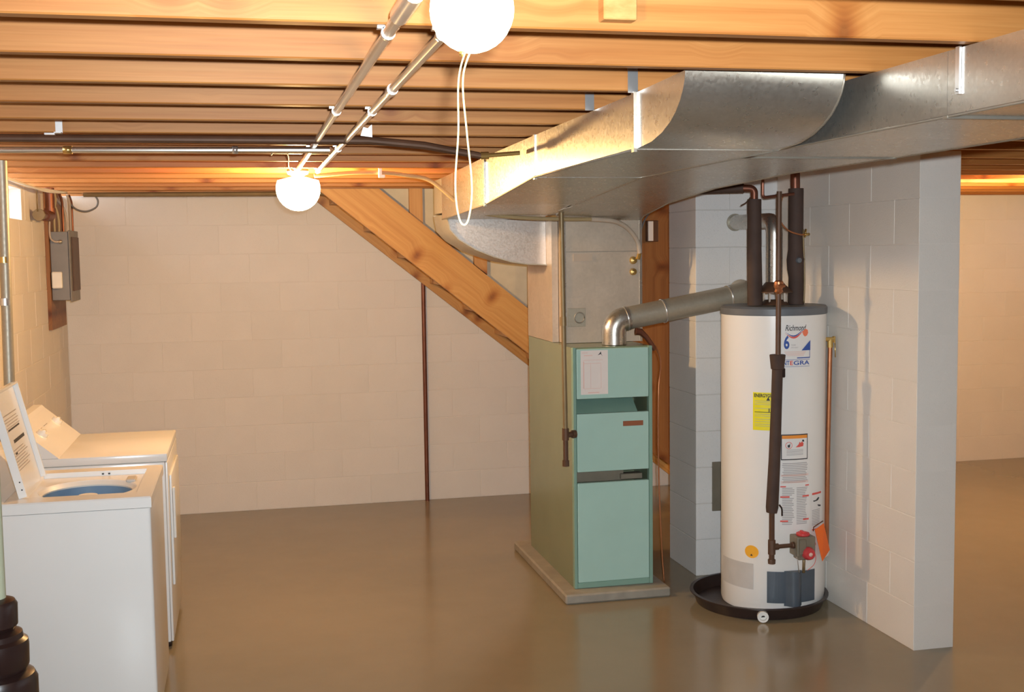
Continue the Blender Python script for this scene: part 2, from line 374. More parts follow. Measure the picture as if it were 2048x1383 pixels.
# ------------------------------------------------------------------ staircase
st = thing('staircase', 'wooden basement staircase running down behind the furnace', 'stairs', (1.3, 7.95, 0))
SL = -0.798
def zb(x): return 1.572 + SL*(x-1.28)
def stringer(b, y0, y1):
    xa = 1.28 + (2.215-1.572-0.31)/SL; xb = 1.28 + (2.215-1.572)/SL; xe = 1.28 - 1.572/SL
    prism(b, [(xb, 2.215), (xa, 2.215), (xe+0.31/0.798-0.05, 0.0), (xe, 0.0)], y0, y1)
part('stringer', 'stair_fir', st, lambda b: stringer(b, 7.50, 7.54), label='near stringer with knots')
part('stringer', 'stair_fir', st, lambda b: stringer(b, 8.36, 8.40), label='far stringer against the back wall')
run, rise = 0.2335, 0.1863
for k in range(11):
    x = 0.62 + run*k; z = zb(x) + 0.085
    if z < 0.08: break
    part('tread', 'fir_deep', st, lambda b: box(b, x-0.01, x+0.245, 7.541, 8.359, z-0.038, z, 0.003))
    if z < 2.0: part('riser', 'fir_deep', st, lambda b: box(b, x-0.012, x+0.007, 7.541, 8.359, z, z+rise-0.04))
# stud partition that closes the stairwell above the stringer
pw = thing('stud_partition', 'open stud partition with bare drywall above the stairs', 'partition', (1.9, 7.56, 1.2))
def dry(b): prism(b, [(0.86, ZJ-0.001), (3.0, ZJ-0.001), (3.0, zb(3.0)+0.31), (0.86, zb(0.86)+0.31)], 7.585, 7.60)
part('drywall_panel', 'drywall', pw, dry)
for x in (1.06, 1.477, 1.885, 2.30, 2.715):
    part('stud', 'fir_up', pw, lambda b: prism(b, [(x, zb(x)+0.312), (x+0.085, zb(x+0.085)+0.312), (x+0.085, ZJ-0.001), (x, ZJ-0.001)], 7.545, 7.584))
single('plywood_panel', 'brown plywood panel beside the stairs seen between furnace and chimney', 'panel', 'plywood', lambda b: prism(b, [(2.42, 0.62), (3.0, 0.20), (3.0, ZJ-0.01), (2.42, ZJ-0.01)], 7.46, 7.472))
sb = thing('switch_box', 'small cream switch box on the wood beside the plenum', 'switch', (2.65, 7.45, 1.93))
part('box', 'iron_brown', sb, lambda b: box(b, 2.62, 2.70, 7.42, 7.4605, 1.86, 2.00, 0.004)); part('cover_plate', 'label_white', sb, lambda b: box(b, 2.625, 2.66, 7.412, 7.42, 1.865, 1.995, 0.002))
single('vertical_pipe', 'thin rust-brown pipe standing against the back wall below the stairs', 'pipe', 'copper_dark', lambda b: tube(b, [(1.272, 8.43, 0), (1.272, 8.43, 2.2)], 0.0155), 30)

# ------------------------------------------------------------------ furnace
sl = single('furnace_pad', 'low grey concrete pad under the furnace', 'slab', 'concrete', lambda b: box(b, 1.565, 2.135, 5.70, 6.88, 0, 0.05, 0.008))
fu = thing('furnace', 'tall green furnace with aqua front panels on a concrete pad', 'furnace', (1.855, 6.28, 0.05))
fx0, fx1, fy0, fy1, fz0, fz1 = 1.642, 2.070, 5.80, 6.75, 0.051, 1.31
def cab(b):
    box(b, fx0, fx0+0.012, fy0, fy1, fz0, fz1); box(b, fx1-0.012, fx1, fy0, fy1, fz0, fz1)
    box(b, fx0+0.012, fx1-0.012, fy1-0.01, fy1, fz0, fz1); box(b, fx0+0.012, fx1-0.012, fy0+0.02, fy1-0.01, fz1-0.01, fz1)
    box(b, fx0+0.012, fx1-0.012, fy0+0.26, fy0+0.27, fz0, fz1-0.01)
part('cabinet', 'furnace_green', fu, cab)
part('front_frame', 'furnace_trim', fu, lambda b: [box(b, fx0-0.001, fx0+0.016, fy0-0.004, fy0+0.03, fz0, fz1+0.001, 0.002), box(b, fx1-0.018, fx1+0.001, fy0-0.004, fy0+0.03, fz0, fz1+0.001, 0.002),
     box(b, fx0+0.016, fx1-0.018, fy0-0.002, fy0+0.03, fz0, fz0+0.03, 0.002)])
px0, px1 = fx0+0.018, fx1-0.020
up = part('upper_panel', 'furnace_aqua', fu, lambda b: box(b, px0, px1, fy0-0.006, fy0+0.02, 1.045, 1.304, 0.004, 2))
part('middle_panel', 'furnace_aqua', fu, lambda b: box(b, px0, px1, fy0-0.006, fy0+0.02, 0.664, 0.968, 0.004, 2))
part('lower_panel', 'furnace_aqua', fu, lambda b: box(b, px0, px1, fy0-0.006, fy0+0.02, 0.082, 0.606, 0.004, 2))
part('draft_baffle', 'furnace_trim', fu, lambda b: prism(b, [(fy0+0.022, 0.955), (fy0+0.17, 1.06), (fy0+0.17, 1.066), (fy0+0.022, 0.961)], px0, px1-0.05, 'x'))
part('burner_shield', 'valve_grey', fu, lambda b: [box(b, px0, px1-0.12, fy0+0.06, fy0+0.065, 0.60, 0.68), box(b, px1-0.14, px1-0.02, fy0+0.04, fy0+0.10, 0.605, 0.635, 0.003)])
part('name_badge', 'badge_bronze', fu, lambda b: box(b, 1.908, 2.018, fy0-0.010, fy0-0.006, 0.896, 0.922, 0.001), label='small bronze badge')
pc = part('paper_notice', 'paper', fu, lambda b: box(b, 1.682, 1.828, fy0-0.0075, fy0-0.006, 1.068, 1.296), label='white paper service card')
def card(b):
    y = fy0-0.0079
    for x0, x1, z0, z1 in [(1.69, 1.72, 1.283, 1.286), (1.70, 1.745, 1.268, 1.272), (1.695, 1.80, 1.245, 1.247), (1.70, 1.79, 1.228, 1.230), (1.70, 1.79, 1.098, 1.0995), (1.695, 1.70, 1.10, 1.24), (1.735, 1.7365, 1.10, 1.228), (1.79, 1.7915, 1.10, 1.228), (1.72, 1.78, 1.075, 1.080)]:
        box(b, x0, x1, y, fy0-0.0074, z0, z1)
part('printed_lines', 'ink_pink', pc, card)
part('printed_mark', 'ink_black', pc, lambda b: prism(b, [(1.773, 1.270), (1.790, 1.276), (1.800, 1.264), (1.793, 1.276), (1.790, 1.290), (1.784, 1.280)], fy0-0.0079, fy0-0.0074))
# junction box on the right side near the bottom
part('junction_box', 'white_plastic', fu, lambda b: box(b, fx1+0.001, fx1+0.022, fy0+0.05, fy0+0.12, 0.58, 0.70, 0.004))

# plenum standing on the furnace
pl = thing('plenum', 'speckled sheet metal plenum standing on the furnace', 'plenum', (1.9, 6.4, 1.31))
PX0, PX1, PY0, PY1 = 1.680, 2.118, 6.10, 6.76
part('plenum_body', 'plenum_sheet', pl, lambda b: [box(b, PX0, PX1, PY0, PY1, 1.312, 1.975), box(b, fx0, fx0+0.035, PY0+0.1, PY1, 1.312, 1.98)])
for xa, xb in ((PX0-0.004, PX0+0.012), (PX1-0.01, PX1+0.004)): part('corner_seam', 'galvanized', pl, lambda b: box(b, xa, xb, PY0-0.005, PY0+0.012, 1.312, 1.97))
part('horizontal_crease', 'seam_metal', pl, lambda b: box(b, PX0+0.012, PX1-0.01, PY0-0.002, PY0+0.001, 1.80, 1.803))
part('sticker', 'cable_pale', pl, lambda b: box(b, 1.735, 1.84, PY0-0.003, PY0, 1.752, 1.79), label='faded rectangular sticker')
part('data_plate', 'galvanized_dull', pl, lambda b: [box(b, 1.70, 1.80, PY0-0.004, PY0, 1.40, 1.50, 0.001)])
def ringp(b): tube(b, [(1.765+0.028*math.cos(a*math.pi/8), PY0-0.006, 1.448+0.028*math.sin(a*math.pi/8)) for a in range(17)], 0.003, 6)
part('plate_ring', 'seam_metal', pl, ringp)

# return elbow on the left of the plenum
el = thing('return_elbow', 'shiny curved sheet metal elbow reaching left from the plenum', 'duct', (1.35, 6.5, 1.72))
cheek = [(1.641, 1.735), (1.60, 1.738), (1.53, 1.741), (1.44, 1.755), (1.34, 1.785), (1.24, 1.825), (1.15, 1.880), (1.10, 1.935), (1.085, 2.02), (1.641, 2.0)]
part('cheek', 'cheek_sheet', el, lambda b: prism(b, cheek, 6.32, 6.325))
def heel(b):
    for (u0, w0), (u1, w1) in zip(cheek[:-2], cheek[1:-1]):
        sheet(b, [[(u0, 6.30, w0-0.006), (u1, 6.30, w1-0.006), (u1, 6.745, w1-0.006), (u0, 6.745, w0-0.006)]])
    bmesh.ops.remove_doubles(b, verts=b.verts, dist=0.0005)
    bmesh.ops.solidify(b, geom=b.faces[:], thickness=0.006)
part('heel_sheet', 'galvanized_dull', el, heel, smooth=50)
part('back_cheek', 'galvanized_dull', el, lambda b: prism(b, cheek, 6.74, 6.745))

# ------------------------------------------------------------------ ducts
def duct_from_sections(b, secs, skip_start=False):
    """secs: (y, x0, x1, zb, zt)"""
    rings = [[b.verts.new((x0, y, z0)), b.verts.new((x1, y, z0)), b.verts.new((x1, y, z1)), b.verts.new((x0, y, z1))] for y, x0, x1, z0, z1 in secs]
    for a, c in zip(rings, rings[1:]):
        for k in range(4): b.faces.new((a[k], a[(k+1) % 4], c[(k+1) % 4], c[k]))
    b.faces.new(rings[0]); b.faces.new(rings[-1])
ret = thing('return_duct', 'shorter galvanized duct with a curved near end below the joists', 'duct', (1.2, 4.8, 2.0))
prof = [(2.590, 2.218), (2.594, 2.198), (2.604, 2.178), (2.622, 2.156), (2.650, 2.133), (2.690, 2.112), (2.745, 2.093), (2.82, 2.078), (2.94, 2.070)]
part('end_elbow', 'galvanized', ret, lambda b: prism(b, prof+[(2.94, 2.214), (2.592, 2.2195)], 1.008, 1.41, 'x'), smooth=30)
RS = [(2.941, 1.008, 1.41, 2.070, 2.214), (4.05, 1.015, 1.41, 2.068, 2.214), (4.98, 1.030, 1.43, 2.010, 2.214), (6.3, 1.06, 1.6, 1.985, 2.205)]
for a, c, nm in ((RS[0], RS[1], 'straight_section'), (RS[1], RS[2], 'transition_section'), (RS[2], RS[3], 'rear_section')):
    part(nm, 'galvanized', ret, lambda b: duct_from_sections(b, [a, (c[0]-0.001,)+c[1:]]))
part('end_section', 'galvanized_dull', ret, lambda b: prism(b, [(1.64, 6.301), (1.06, 6.301), (1.06, 6.55), (1.075, 6.63), (1.11, 6.69), (1.17, 6.735), (1.25, 6.75), (1.64, 6.75)], 2.021, 2.205, 'z'))
for y, z in ((2.94, 2.070), (4.05, 2.068), (4.98, 2.012)):
    x = 1.008 + (y-2.94)*0.0108
    part('seam_cleat', 'galvanized', ret, lambda b: [box(b, x-0.009, x, y-0.010, y+0.010, z-0.008, 2.216), box(b, x-0.002, 1.41, y-0.004, y+0.002, z-0.002, z+0.001)])
part('edge_fold', 'seam_metal', ret, lambda b: tube(b, [(1.008, 2.94, 2.070), (1.012, 4.05, 2.068), (1.027, 4.98, 2.010), (1.06, 6.3, 1.985)], 0.0035, 6))
part('edge_fold', 'seam_metal', ret, lambda b: [tube(b, [(1.41, y, z) for y, z in prof], 0.003, 6), tube(b, [(1.41, 2.94, 2.07), (1.41, 4.05, 2.068), (1.43, 4.98, 2.01)], 0.0035, 6)])
# hanger at the near end
single('duct_hanger', 'bright steel strap holding the curved duct to the joist', 'strap', 'bright_steel', lambda b: [box(b, 0.985, 1.012, 2.933, 2.936, 2.213, 2.30)])
single('duct_hanger', 'small steel clip on the duct where it passes under the third joist', 'strap', 'bright_steel', lambda b: [box(b, 0.99, 1.017, 3.338, 3.341, 2.216, 2.30)])

trk = thing('supply_trunk', 'long galvanized supply duct running toward the viewer at upper right', 'duct', (1.75, 3.5, 2.0))
TS = [(-0.6, 1.463, 1.965, 2.082, 2.217), (2.25, 1.463, 1.965, 2.082, 2.217), (4.0, 1.463, 1.965, 2.080, 2.217), (4.75, 1.463, 1.985, 2.066, 2.217), (5.37, 1.50, 2.005, 2.030, 2.2), (5.95, 1.60, 2.085, 1.988, 2.15), (6.105, 1.68, 2.118, 1.967, 2.1)]
part('near_section', 'galvanized', trk, lambda b: duct_from_sections(b, [TS[0], (2.249,)+TS[1][1:]]))
part('far_section', 'galvanized', trk, lambda b: duct_from_sections(b, TS[1:5]))
part('drop_section', 'galvanized', trk, lambda b: duct_from_sections(b, [(5.371,)+TS[4][1:]]+TS[5:]))
part('edge_fold', 'seam_metal', trk, lambda b: tube(b, [(1.463, -0.6, 2.082), (1.463, 4.0, 2.080), (1.463, 4.75, 2.066)], 0.0035, 6))
part('edge_fold', 'seam_metal', trk, lambda b: tube(b, [(t_[2], t_[0], t_[3]) for t_ in TS], 0.0035, 6))
for y in (2.25, 3.30):
    part('seam_cleat', 'seam_metal', trk, lambda b: [box(b, 1.458, 1.97, y-0.008, y+0.008, 2.076, 2.0825)])
part('cap_sheet', 'galvanized', trk, lambda b: prism(b, [(1.42, 5.0), (1.60, 6.3), (1.68, 6.1), (1.50, 5.37)], 2.0, 2.004, 'z'))
single('duct_hanger', 'steel strap screwed to the near side of the long supply duct', 'strap', 'bright_steel', lambda b: [box(b, 1.457, 1.4625, 2.200, 2.214, 2.122, 2.219), tube(b, [(1.453, 2.207, 2.130), (1.460, 2.207, 2.130)], 0.004, 8)])

# ------------------------------------------------------------------ water heater
HX, HY, HR = 2.612, 5.50, 0.260
A0 = -3.0                                       # azimuth of the heater's front mark, degrees
def S(u, v, off=0.001):                        # u in degrees round the shell, v = height
    a = R(u+A0); r = HR+off; return V(HX + r*math.sin(a), HY - r*math.cos(a), v)
def patch(b, u0, u1, v0, v1, off=0.0015, n=None):
    n = n or max(2, int(abs(u1-u0)/3)+1)
    for i in range(n):
        a, c = u0+(u1-u0)*i/n, u0+(u1-u0)*(i+1)/n
        b.faces.new([b.verts.new(S(a, v0, off)), b.verts.new(S(c, v0, off)), b.verts.new(S(c, v1, off)), b.verts.new(S(a, v1, off))])
    bmesh.ops.remove_doubles(b, verts=b.verts, dist=1e-5)
def flatpoly(b, pts, off): b.faces.new([b.verts.new(S(u, v, off)) for u, v in pts])
def text_on_shell(name, txt, mat, parent, u0, u1, v0, v1, off, shear=0.0, bold=0.0):
    cu = bpy.data.curves.new(name, 'FONT'); cu.body = txt; cu.resolution_u = 3; cu.shear = shear; cu.offset = bold
    o = bpy.data.objects.new(name, cu); col.objects.link(o); bpy.context.view_layer.update()
    dg = bpy.context.evaluated_depsgraph_get(); me = bpy.data.meshes.new_from_object(o.evaluated_get(dg)); bpy.data.objects.remove(o)
    xs = [v.co.x for v in me.vertices]; ysv = [v.co.y for v in me.vertices]
    for v in me.vertices:
        v.co = S(u0+(u1-u0)*(v.co.x-min(xs))/(max(xs)-min(xs)), v0+(v1-v0)*(v.co.y-min(ysv))/(max(ysv)-min(ysv)), off)
    me.name = name
    return link(name, me, mat, parent)

pan = thing('drain_pan', 'round dark drain pan under the water heater', 'pan', (2.535, 5.50, 0))
part('pan_bowl', 'pan_black', pan, lambda b: lathe(b, (2.535, 5.50, 0), [(0.01, 0.002), (0.315, 0.002), (0.338, 0.058), (0.348, 0.058), (0.348, 0.064), (0.331, 0.064), (0.309, 0.010), (0.01, 0.010)], 56, flat=(2, 3)), smooth=35)
dd = V(-0.36, -0.93, 0).normalized()
dq = V(2.535, 5.50, 0.030) + dd*0.330
M_d = Matrix((V(dd.y, -dd.x, 0)*-1, V(0, 0, 1), dd)).transposed()
part('drain_fitting', 'white_plastic', pan, lambda b: lathe(b, dq, [(0.020, -0.01), (0.027, 0.0), (0.027, 0.030), (0.018, 0.030), (0.018, 0.012), (0.001, 0.012)], 20, axis=M_d), smooth=30, label='round white plastic drain fitting')
part('drain_hole', 'dark_gap', pan, lambda b: prism(b, [(dq.x+dd.x*0.031-0.010, 0.031), (dq.x+dd.x*0.031+0.010, 0.031), (dq.x+dd.x*0.031+0.006, 0.038), (dq.x+dd.x*0.031-0.006, 0.038)], dq.y+dd.y*0.031-0.002, dq.y+dd.y*0.031))

wh = thing('water_heater', 'tall white gas water heater standing in a dark pan', 'water heater', (HX, HY, 0.012))
part('tank', 'tank_enamel', wh, lambda b: lathe(b, (HX, HY, 0), [(0.15, 0.012), (0.255, 0.012), (0.26, 0.03), (0.26, 1.488)], 64), smooth=35)
part('top_cap', 'rim_grey', wh, lambda b: lathe(b, (HX, HY, 0), [(0.2615, 1.480), (0.2640, 1.483), (0.2640, 1.512), (0.255, 1.522), (0.0, 1.522)], 64), smooth=35)
part('combustion_screen', 'screen_grey', wh, lambda b: [patch(b, -93, -43, 0.122, 0.252, 0.0015)], label='light grey mesh air screen')
dr = part('burner_door', 'door_grey', wh, lambda b: [patch(b, -28, -8, 0.064, 0.222, 0.006), patch(b, 9, 28, 0.064, 0.222, 0.006)], label='dark blue-grey burner access cover')
def chan(b): prism(b, [(S(u, 0, o).x, S(u, 0, o).y) for u, o in ((-10, 0.004), (-7.5, 0.007), (-4.5, 0.020), (-1, 0.031), (3, 0.032), (6.5, 0.022), (9.0, 0.007), (10, 0.004))], 0.050, 0.226, 'z')
part('centre_channel', 'door_grey', dr, chan, smooth=50)
l1 = part('rating_label', 'label_white', wh, lambda b: patch(b, -13.5, 20, 1.225, 1.445), label='white maker label with blue 6 and blue triangle')
text_on_shell('maker_name', 'Richmond', 'ink_black', l1, -10, 14, 1.408, 1.436, 0.0024, 0.3, 0.01)
text_on_shell('number', '6', 'ink_blue', l1, -11.5, -5.5, 1.319, 1.386, 0.0024, 0, 0.03)
text_on_shell('small_print', 'YEAR', 'ink_grey', l1, -3.8, 1.5, 1.335, 1.342, 0.0024); text_on_shell('small_print', 'LIMITED WARRANTY', 'ink_grey', l1, -3.8, 4.5, 1.323, 1.329, 0.0024)
text_on_shell('series_name', 'INT', 'ink_blue', l1, -13.3, -5.3, 1.241, 1.262, 0.0024, 0, 0.02); text_on_shell('series_letter', 'E', 'ink_red', l1, -4.7, -1.5, 1.241, 1.262, 0.0024, 0, 0.02); text_on_shell('series_name', 'GRA', 'ink_blue', l1, -0.9, 18.5, 1.241, 1.262, 0.0024, 0, 0.02)
part('blue_triangle', 'ink_blue', l1, lambda b: flatpoly(b, [(8, 1.311), (19.3, 1.311), (19.3, 1.360)], 0.0045))
part('rule_lines', 'ink_blue', l1, lambda b: [patch(b, 18.7, 19.3, 1.275, 1.312, 0.0024, 2), patch(b, 3, 19.3, 1.273, 1.278, 0.0024), patch(b, -13, 19, 1.266, 1.268, 0.0024), patch(b, -13, 19, 1.233, 1.2345, 0.0024)])
part('fine_print', 'ink_pink', l1, lambda b: [patch(b, -11+k, 14-k, 1.304-0.006*k, 1.3065-0.006*k, 0.0024) for k in range(4)])
def swoosh(b, dz, w):
    top = [(-10+22*s, 1.402-0.020*math.sin(math.pi*min(1, s*1.15))+0.012*s*s+dz) for s in [k/10 for k in range(11)]]
    for (u0, v0), (u1, v1), i in zip(top, top[1:], range(10)):
        ww = w*math.sin(math.pi*(i+0.5)/10)
        flatpoly(b, [(u0, v0), (u1, v1), (u1, v1-ww), (u0, v0-ww)], 0.0024)
part('swoosh', 'ink_blue', l1, lambda b: swoosh(b, 0.001, 0.006)); part('swoosh', 'ink_red', l1, lambda b: swoosh(b, -0.0055, 0.009), label='red swoosh')
part('flame_emblem', 'flame_orange', l1, lambda b: flatpoly(b, [(12.5, 1.378), (15, 1.383), (16.5, 1.395), (16.0, 1.410), (13, 1.416), (10.5, 1.408), (9.2, 1.397), (10.5, 1.385)], 0.0027))
l2 = part('energy_label', 'label_yellow', wh, lambda b: patch(b, -44, -16, 0.921, 1.107), label='bright yellow energy label')
text_on_shell('heading', 'ENERGYGUIDE', 'ink_black', l2, -42.5, -17, 1.083, 1.101, 0.0024, 0, 0.03)
part('printed_lines', 'ink_grey', l2, lambda b: [patch(b, -42, -17, z, z+0.002, 0.0024) for z in (1.064, 1.056, 1.047, 1.028, 0.999, 0.990, 0.975, 0.963, 0.950, 0.941)])
part('arrow_mark', 'ink_black', l2, lambda b: [flatpoly(b, [(-29.5, 1.068), (-25.5, 1.068), (-27.5, 1.086)], 0.0027), patch(b, -42, -20, 1.009, 1.012, 0.0025), patch(b, -27, -26, 1.012, 1.03, 0.0025, 1)])
l3 = part('warning_label', 'ink_black', wh, lambda b: patch(b, -14, 17, 0.776, 0.902), label='warning label with orange heading and black border')
part('label_face', 'label_white', l3, lambda b: patch(b, -13, 16, 0.781, 0.897, 0.002)); part('orange_heading', 'ink_orange', l3, lambda b: patch(b, -13, 16, 0.881, 0.897, 0.0026))
def ring_on_shell(b, u, v, ru, rv, w, off):
    for k in range(20):
        a, c = 2*math.pi*k/20, 2*math.pi*(k+1)/20
        flatpoly(b, [(u+ru*math.cos(a), v+rv*math.sin(a)), (u+ru*math.cos(c), v+rv*math.sin(c)), (u+ru*w*math.cos(c), v+rv*w*math.sin(c)), (u+ru*w*math.cos(a), v+rv*w*math.sin(a))], off)
part('prohibition_ring', 'ink_red', l3, lambda b: ring_on_shell(b, -5.5, 0.848, 3.8, 0.0175, 0.86, 0.0027))
part('ring_symbol', 'ink_black', l3, lambda b: flatpoly(b, [(-6.8, 0.838), (-4.4, 0.838), (-4.2, 0.850), (-3.6, 0.862), (-4.8, 0.852), (-6.9, 0.850)], 0.0026))
part('fire_symbol', 'ink_red', l3, lambda b: flatpoly(b, [(2, 0.838), (6, 0.838), (11, 0.842), (11.5, 0.855), (9.5, 0.866), (8, 0.858), (6.5, 0.864), (5.5, 0.852)], 0.0027))
part('person_symbol', 'ink_black', l3, lambda b: flatpoly(b, [(9.5, 0.866), (12, 0.862), (12, 0.872), (10.2, 0.875)], 0.0028))
part('printed_lines', 'ink_grey', l3, lambda b: [patch(b, -8, 11, z, z+0.002, 0.0026) for z in (0.825, 0.819, 0.813, 0.806, 0.800)])
l4 = part('instruction_label', 'label_white', wh, lambda b: patch(b, -15, 19.5, 0.43, 0.770), label='tall instruction label in grey and red print')
part('printed_lines', 'ink_grey', l4, lambda b: [patch(b, -13+random.uniform(0, 2), 17-random.uniform(0, 3), z, z+0.0036, 0.0024) for z in [0.757-0.0085*k for k in range(12)]] +
     [patch(b, -12.5, 1.0-random.uniform(0, 3), z, z+0.0036, 0.0024) for z in [0.635-0.0085*k for k in range(22)] if abs(z-0.59) > 0.006] + [patch(b, 3.5, 17-random.uniform(0, 3), z, z+0.0036, 0.0024) for z in [0.635-0.0085*k for k in range(22)]])
part('red_headings', 'ink_red', l4, lambda b: [patch(b, -14.5, -8.5, 0.642, 0.648, 0.0028), patch(b, 14, 19, 0.644, 0.650, 0.0028), patch(b, -14.5, -4.5, 0.590, 0.598, 0.0028), patch(b, 10.5, 19, 0.590, 0.598, 0.0028), patch(b, -14.5, -6, 0.470, 0.478, 0.0028), patch(b, 11.5, 19, 0.474, 0.482, 0.0028)])
part('pink_lines', 'ink_pink', l4, lambda b: [patch(b, -14, 18, z, z+0.003, 0.0028) for z in (0.701, 0.696, 0.668, 0.662)])
l5 = part('lighting_label', 'label_white', wh, lambda b: patch(b, 23, 44, 0.41, 0.605), label='narrow white label with sketches')
part('red_bar', 'ink_red', l5, lambda b: [patch(b, 24, 41, 0.592, 0.602, 0.0024), patch(b, 24, 42, 0.415, 0.421, 0.0024)])
part('sketch_marks', 'ink_black', l5, lambda b: [flatpoly(b, [(25, 0.563), (30, 0.564), (35, 0.577), (37, 0.571), (34, 0.560), (27, 0.557)], 0.0026), flatpoly(b, [(33, 0.540), (40, 0.534), (40, 0.526), (35, 0.530)], 0.0026)])
part('printed_lines', 'ink_grey', l5, lambda b: [patch(b, 24, 38, z, z+0.003, 0.0024) for z in [0.513-0.008*k for k in range(10)]])
def disc(b, u, v, ru, rv, off): flatpoly(b, [(u+ru*math.cos(k*math.pi/12), v+rv*math.sin(k*math.pi/12)) for k in range(24)], off)
l6 = part('round_sticker', 'label_dot', wh, lambda b: disc(b, -45, 0.312, 8.0, 0.032, 0.003), label='round orange sticker')
part('sticker_arrow', 'ink_black', l6, lambda b: flatpoly(b, [(-46.5, 0.292), (-43.5, 0.292), (-45, 0.302)], 0.0045))
# gas control valve
vc = S(6.5, 0.355, 0.045)
gv = part('gas_valve', 'valve_grey', wh, lambda b: [box(b, vc.x-0.050, vc.x+0.048, vc.y-0.035, vc.y+0.055, 0.312, 0.410, 0.006, 2), box(b, vc.x-0.04, vc.x-0.005, vc.y-0.045, vc.y-0.03, 0.325, 0.40, 0.004), box(b, vc.x-0.03, vc.x+0.03, vc.y-0.01, vc.y+0.05, 0.290, 0.312, 0.004)], label='grey gas control valve')
part('temperature_dial', 'red_knob', gv, lambda b: lathe(b, (vc.x+0.006, vc.y-0.036, 0.330), [(0.0, -0.030), (0.022, -0.030), (0.026, -0.026), (0.032, -0.008), (0.032, 0.0)], 24, axis='y'), smooth=30, label='round red dial')
part('dial_disc', 'ink_pink', gv, lambda b: lathe(b, (vc.x+0.006, vc.y-0.036, 0.330), [(0.0, -0.0312), (0.010, -0.0312), (0.010, -0.030)], 16, axis='y'))
part('gas_knob', 'red_knob', gv, lambda b: [lathe(b, (vc.x-0.004, vc.y-0.002, 0.410), [(0.030, 0.0), (0.034, 0.004), (0.032, 0.014), (0.026, 0.017), (0.0, 0.017)], 10), box(b, vc.x-0.012, vc.x+0.004, vc.y-0.03, vc.y+0.02, 0.420, 0.433, 0.003)], label='red gas cock knob on top')
part('reset_button', 'red_knob', gv, lambda b: lathe(b, (vc.x+0.049, vc.y, 0.365), [(0.010, 0.0), (0.010, 0.012), (0.0, 0.012)], 12, axis='x'))
part('burner_tubes', 'bright_steel', gv, lambda b: [tube(b, spline([(vc.x-0.030, vc.y+0.01, 0.312), (vc.x-0.026, vc.y+0.004, 0.27), (vc.x-0.016, vc.y+0.012, 0.222)]), 0.0025, 6)])
part('manifold_tube', 'gas_olive', gv, lambda b: tube(b, [(vc.x+0.006, vc.y+0.004, 0.312), (vc.x+0.006, vc.y+0.008, 0.222)], 0.0075, 10))
part('igniter_wire', 'ink_red', gv, lambda b: tube(b, spline([(vc.x+0.052, vc.y+0.006, 0.345), (vc.x+0.068, vc.y+0.004, 0.30), (vc.x+0.062, vc.y+0.008, 0.26), (vc.x+0.030, vc.y+0.014, 0.230)]), 0.0015, 6))
# orange tag hung from the valve
tg = thing('hang_tag', 'bright orange paper tag hanging at the gas valve', 'tag', S(30, 0.30, 0.06))
def tagm(b, o=0.0):
    a, c, d, e = S(21, 0.427, 0.035), S(36, 0.447, 0.030), S(49, 0.300, 0.035), S(31, 0.262, 0.04)
    n = (c-a).cross(e-a).normalized()*0.0009
    f = [b.verts.new(p+n) for p in (a, c, d, e)]; g = [b.verts.new(p-n) for p in (a, c, d, e)]
    b.faces.new(f); b.faces.new(g[::-1])
    for k in range(4): b.faces.new((f[k], g[k], g[(k+1) % 4], f[(k+1) % 4]))
part('tag_card', 'tag_orange', tg, tagm)
part('folded_corner', 'label_white', tg, lambda b: b.faces.new([b.verts.new(p) for p in (S(36, 0.268, 0.03), S(49, 0.302, 0.032), S(54, 0.290, 0.028), S(50, 0.268, 0.027))]), label='white folded underside')
part('tag_wire', 'copper_dark', tg, lambda b: tube(b, [S(20, 0.420, 0.030), S(20.5, 0.44, 0.03), S(38, 0.455, 0.02)], 0.003, 6))

# draft hood and flue of the water heater
hf = thing('heater_flue', 'galvanized flue rising from the water heater and bending into the chimney', 'flue pipe', (HX, HY, 1.524))
fxh, fyh = HX+0.004, HY
part('draft_hood', 'iron_brown', hf, lambda b: lathe(b, (fxh, fyh, 0), [(0.042, 1.638), (0.060, 1.618), (0.092, 1.590), (0.092, 1.584), (0.06, 1.584)], 28), smooth=30, label='dark conical draft hood')
part('hood_base', 'iron_brown', hf, lambda b: lathe(b, (fxh, fyh, 0), [(0.075, 1.523), (0.070, 1.530), (0.045, 1.548), (0.0, 1.548)], 28), smooth=30)
for a in (40, 130, 220, 310):
    part('hood_leg', 'bright_steel', hf, lambda b: box(b, fxh+0.055*math.cos(R(a))-0.004, fxh+0.055*math.cos(R(a))+0.004, fyh+0.055*math.sin(R(a))-0.003, fyh+0.055*math.sin(R(a))+0.003, 1.53, 1.60))
part('flue_pipe', 'galvanized', hf, lambda b: tube(b, fillet([(fxh, fyh, 1.63), (fxh, fyh, 1.945), (2.632, CY0-0.002, 1.950)], 0.07, 6), 0.040, 24), smooth=30)
part('wall_collar', 'galvanized_dull', hf, lambda b: tube(b, [(2.632, CY0-0.012, 1.950), (2.632, CY0-0.001, 1.950)], 0.047, 24), smooth=30)
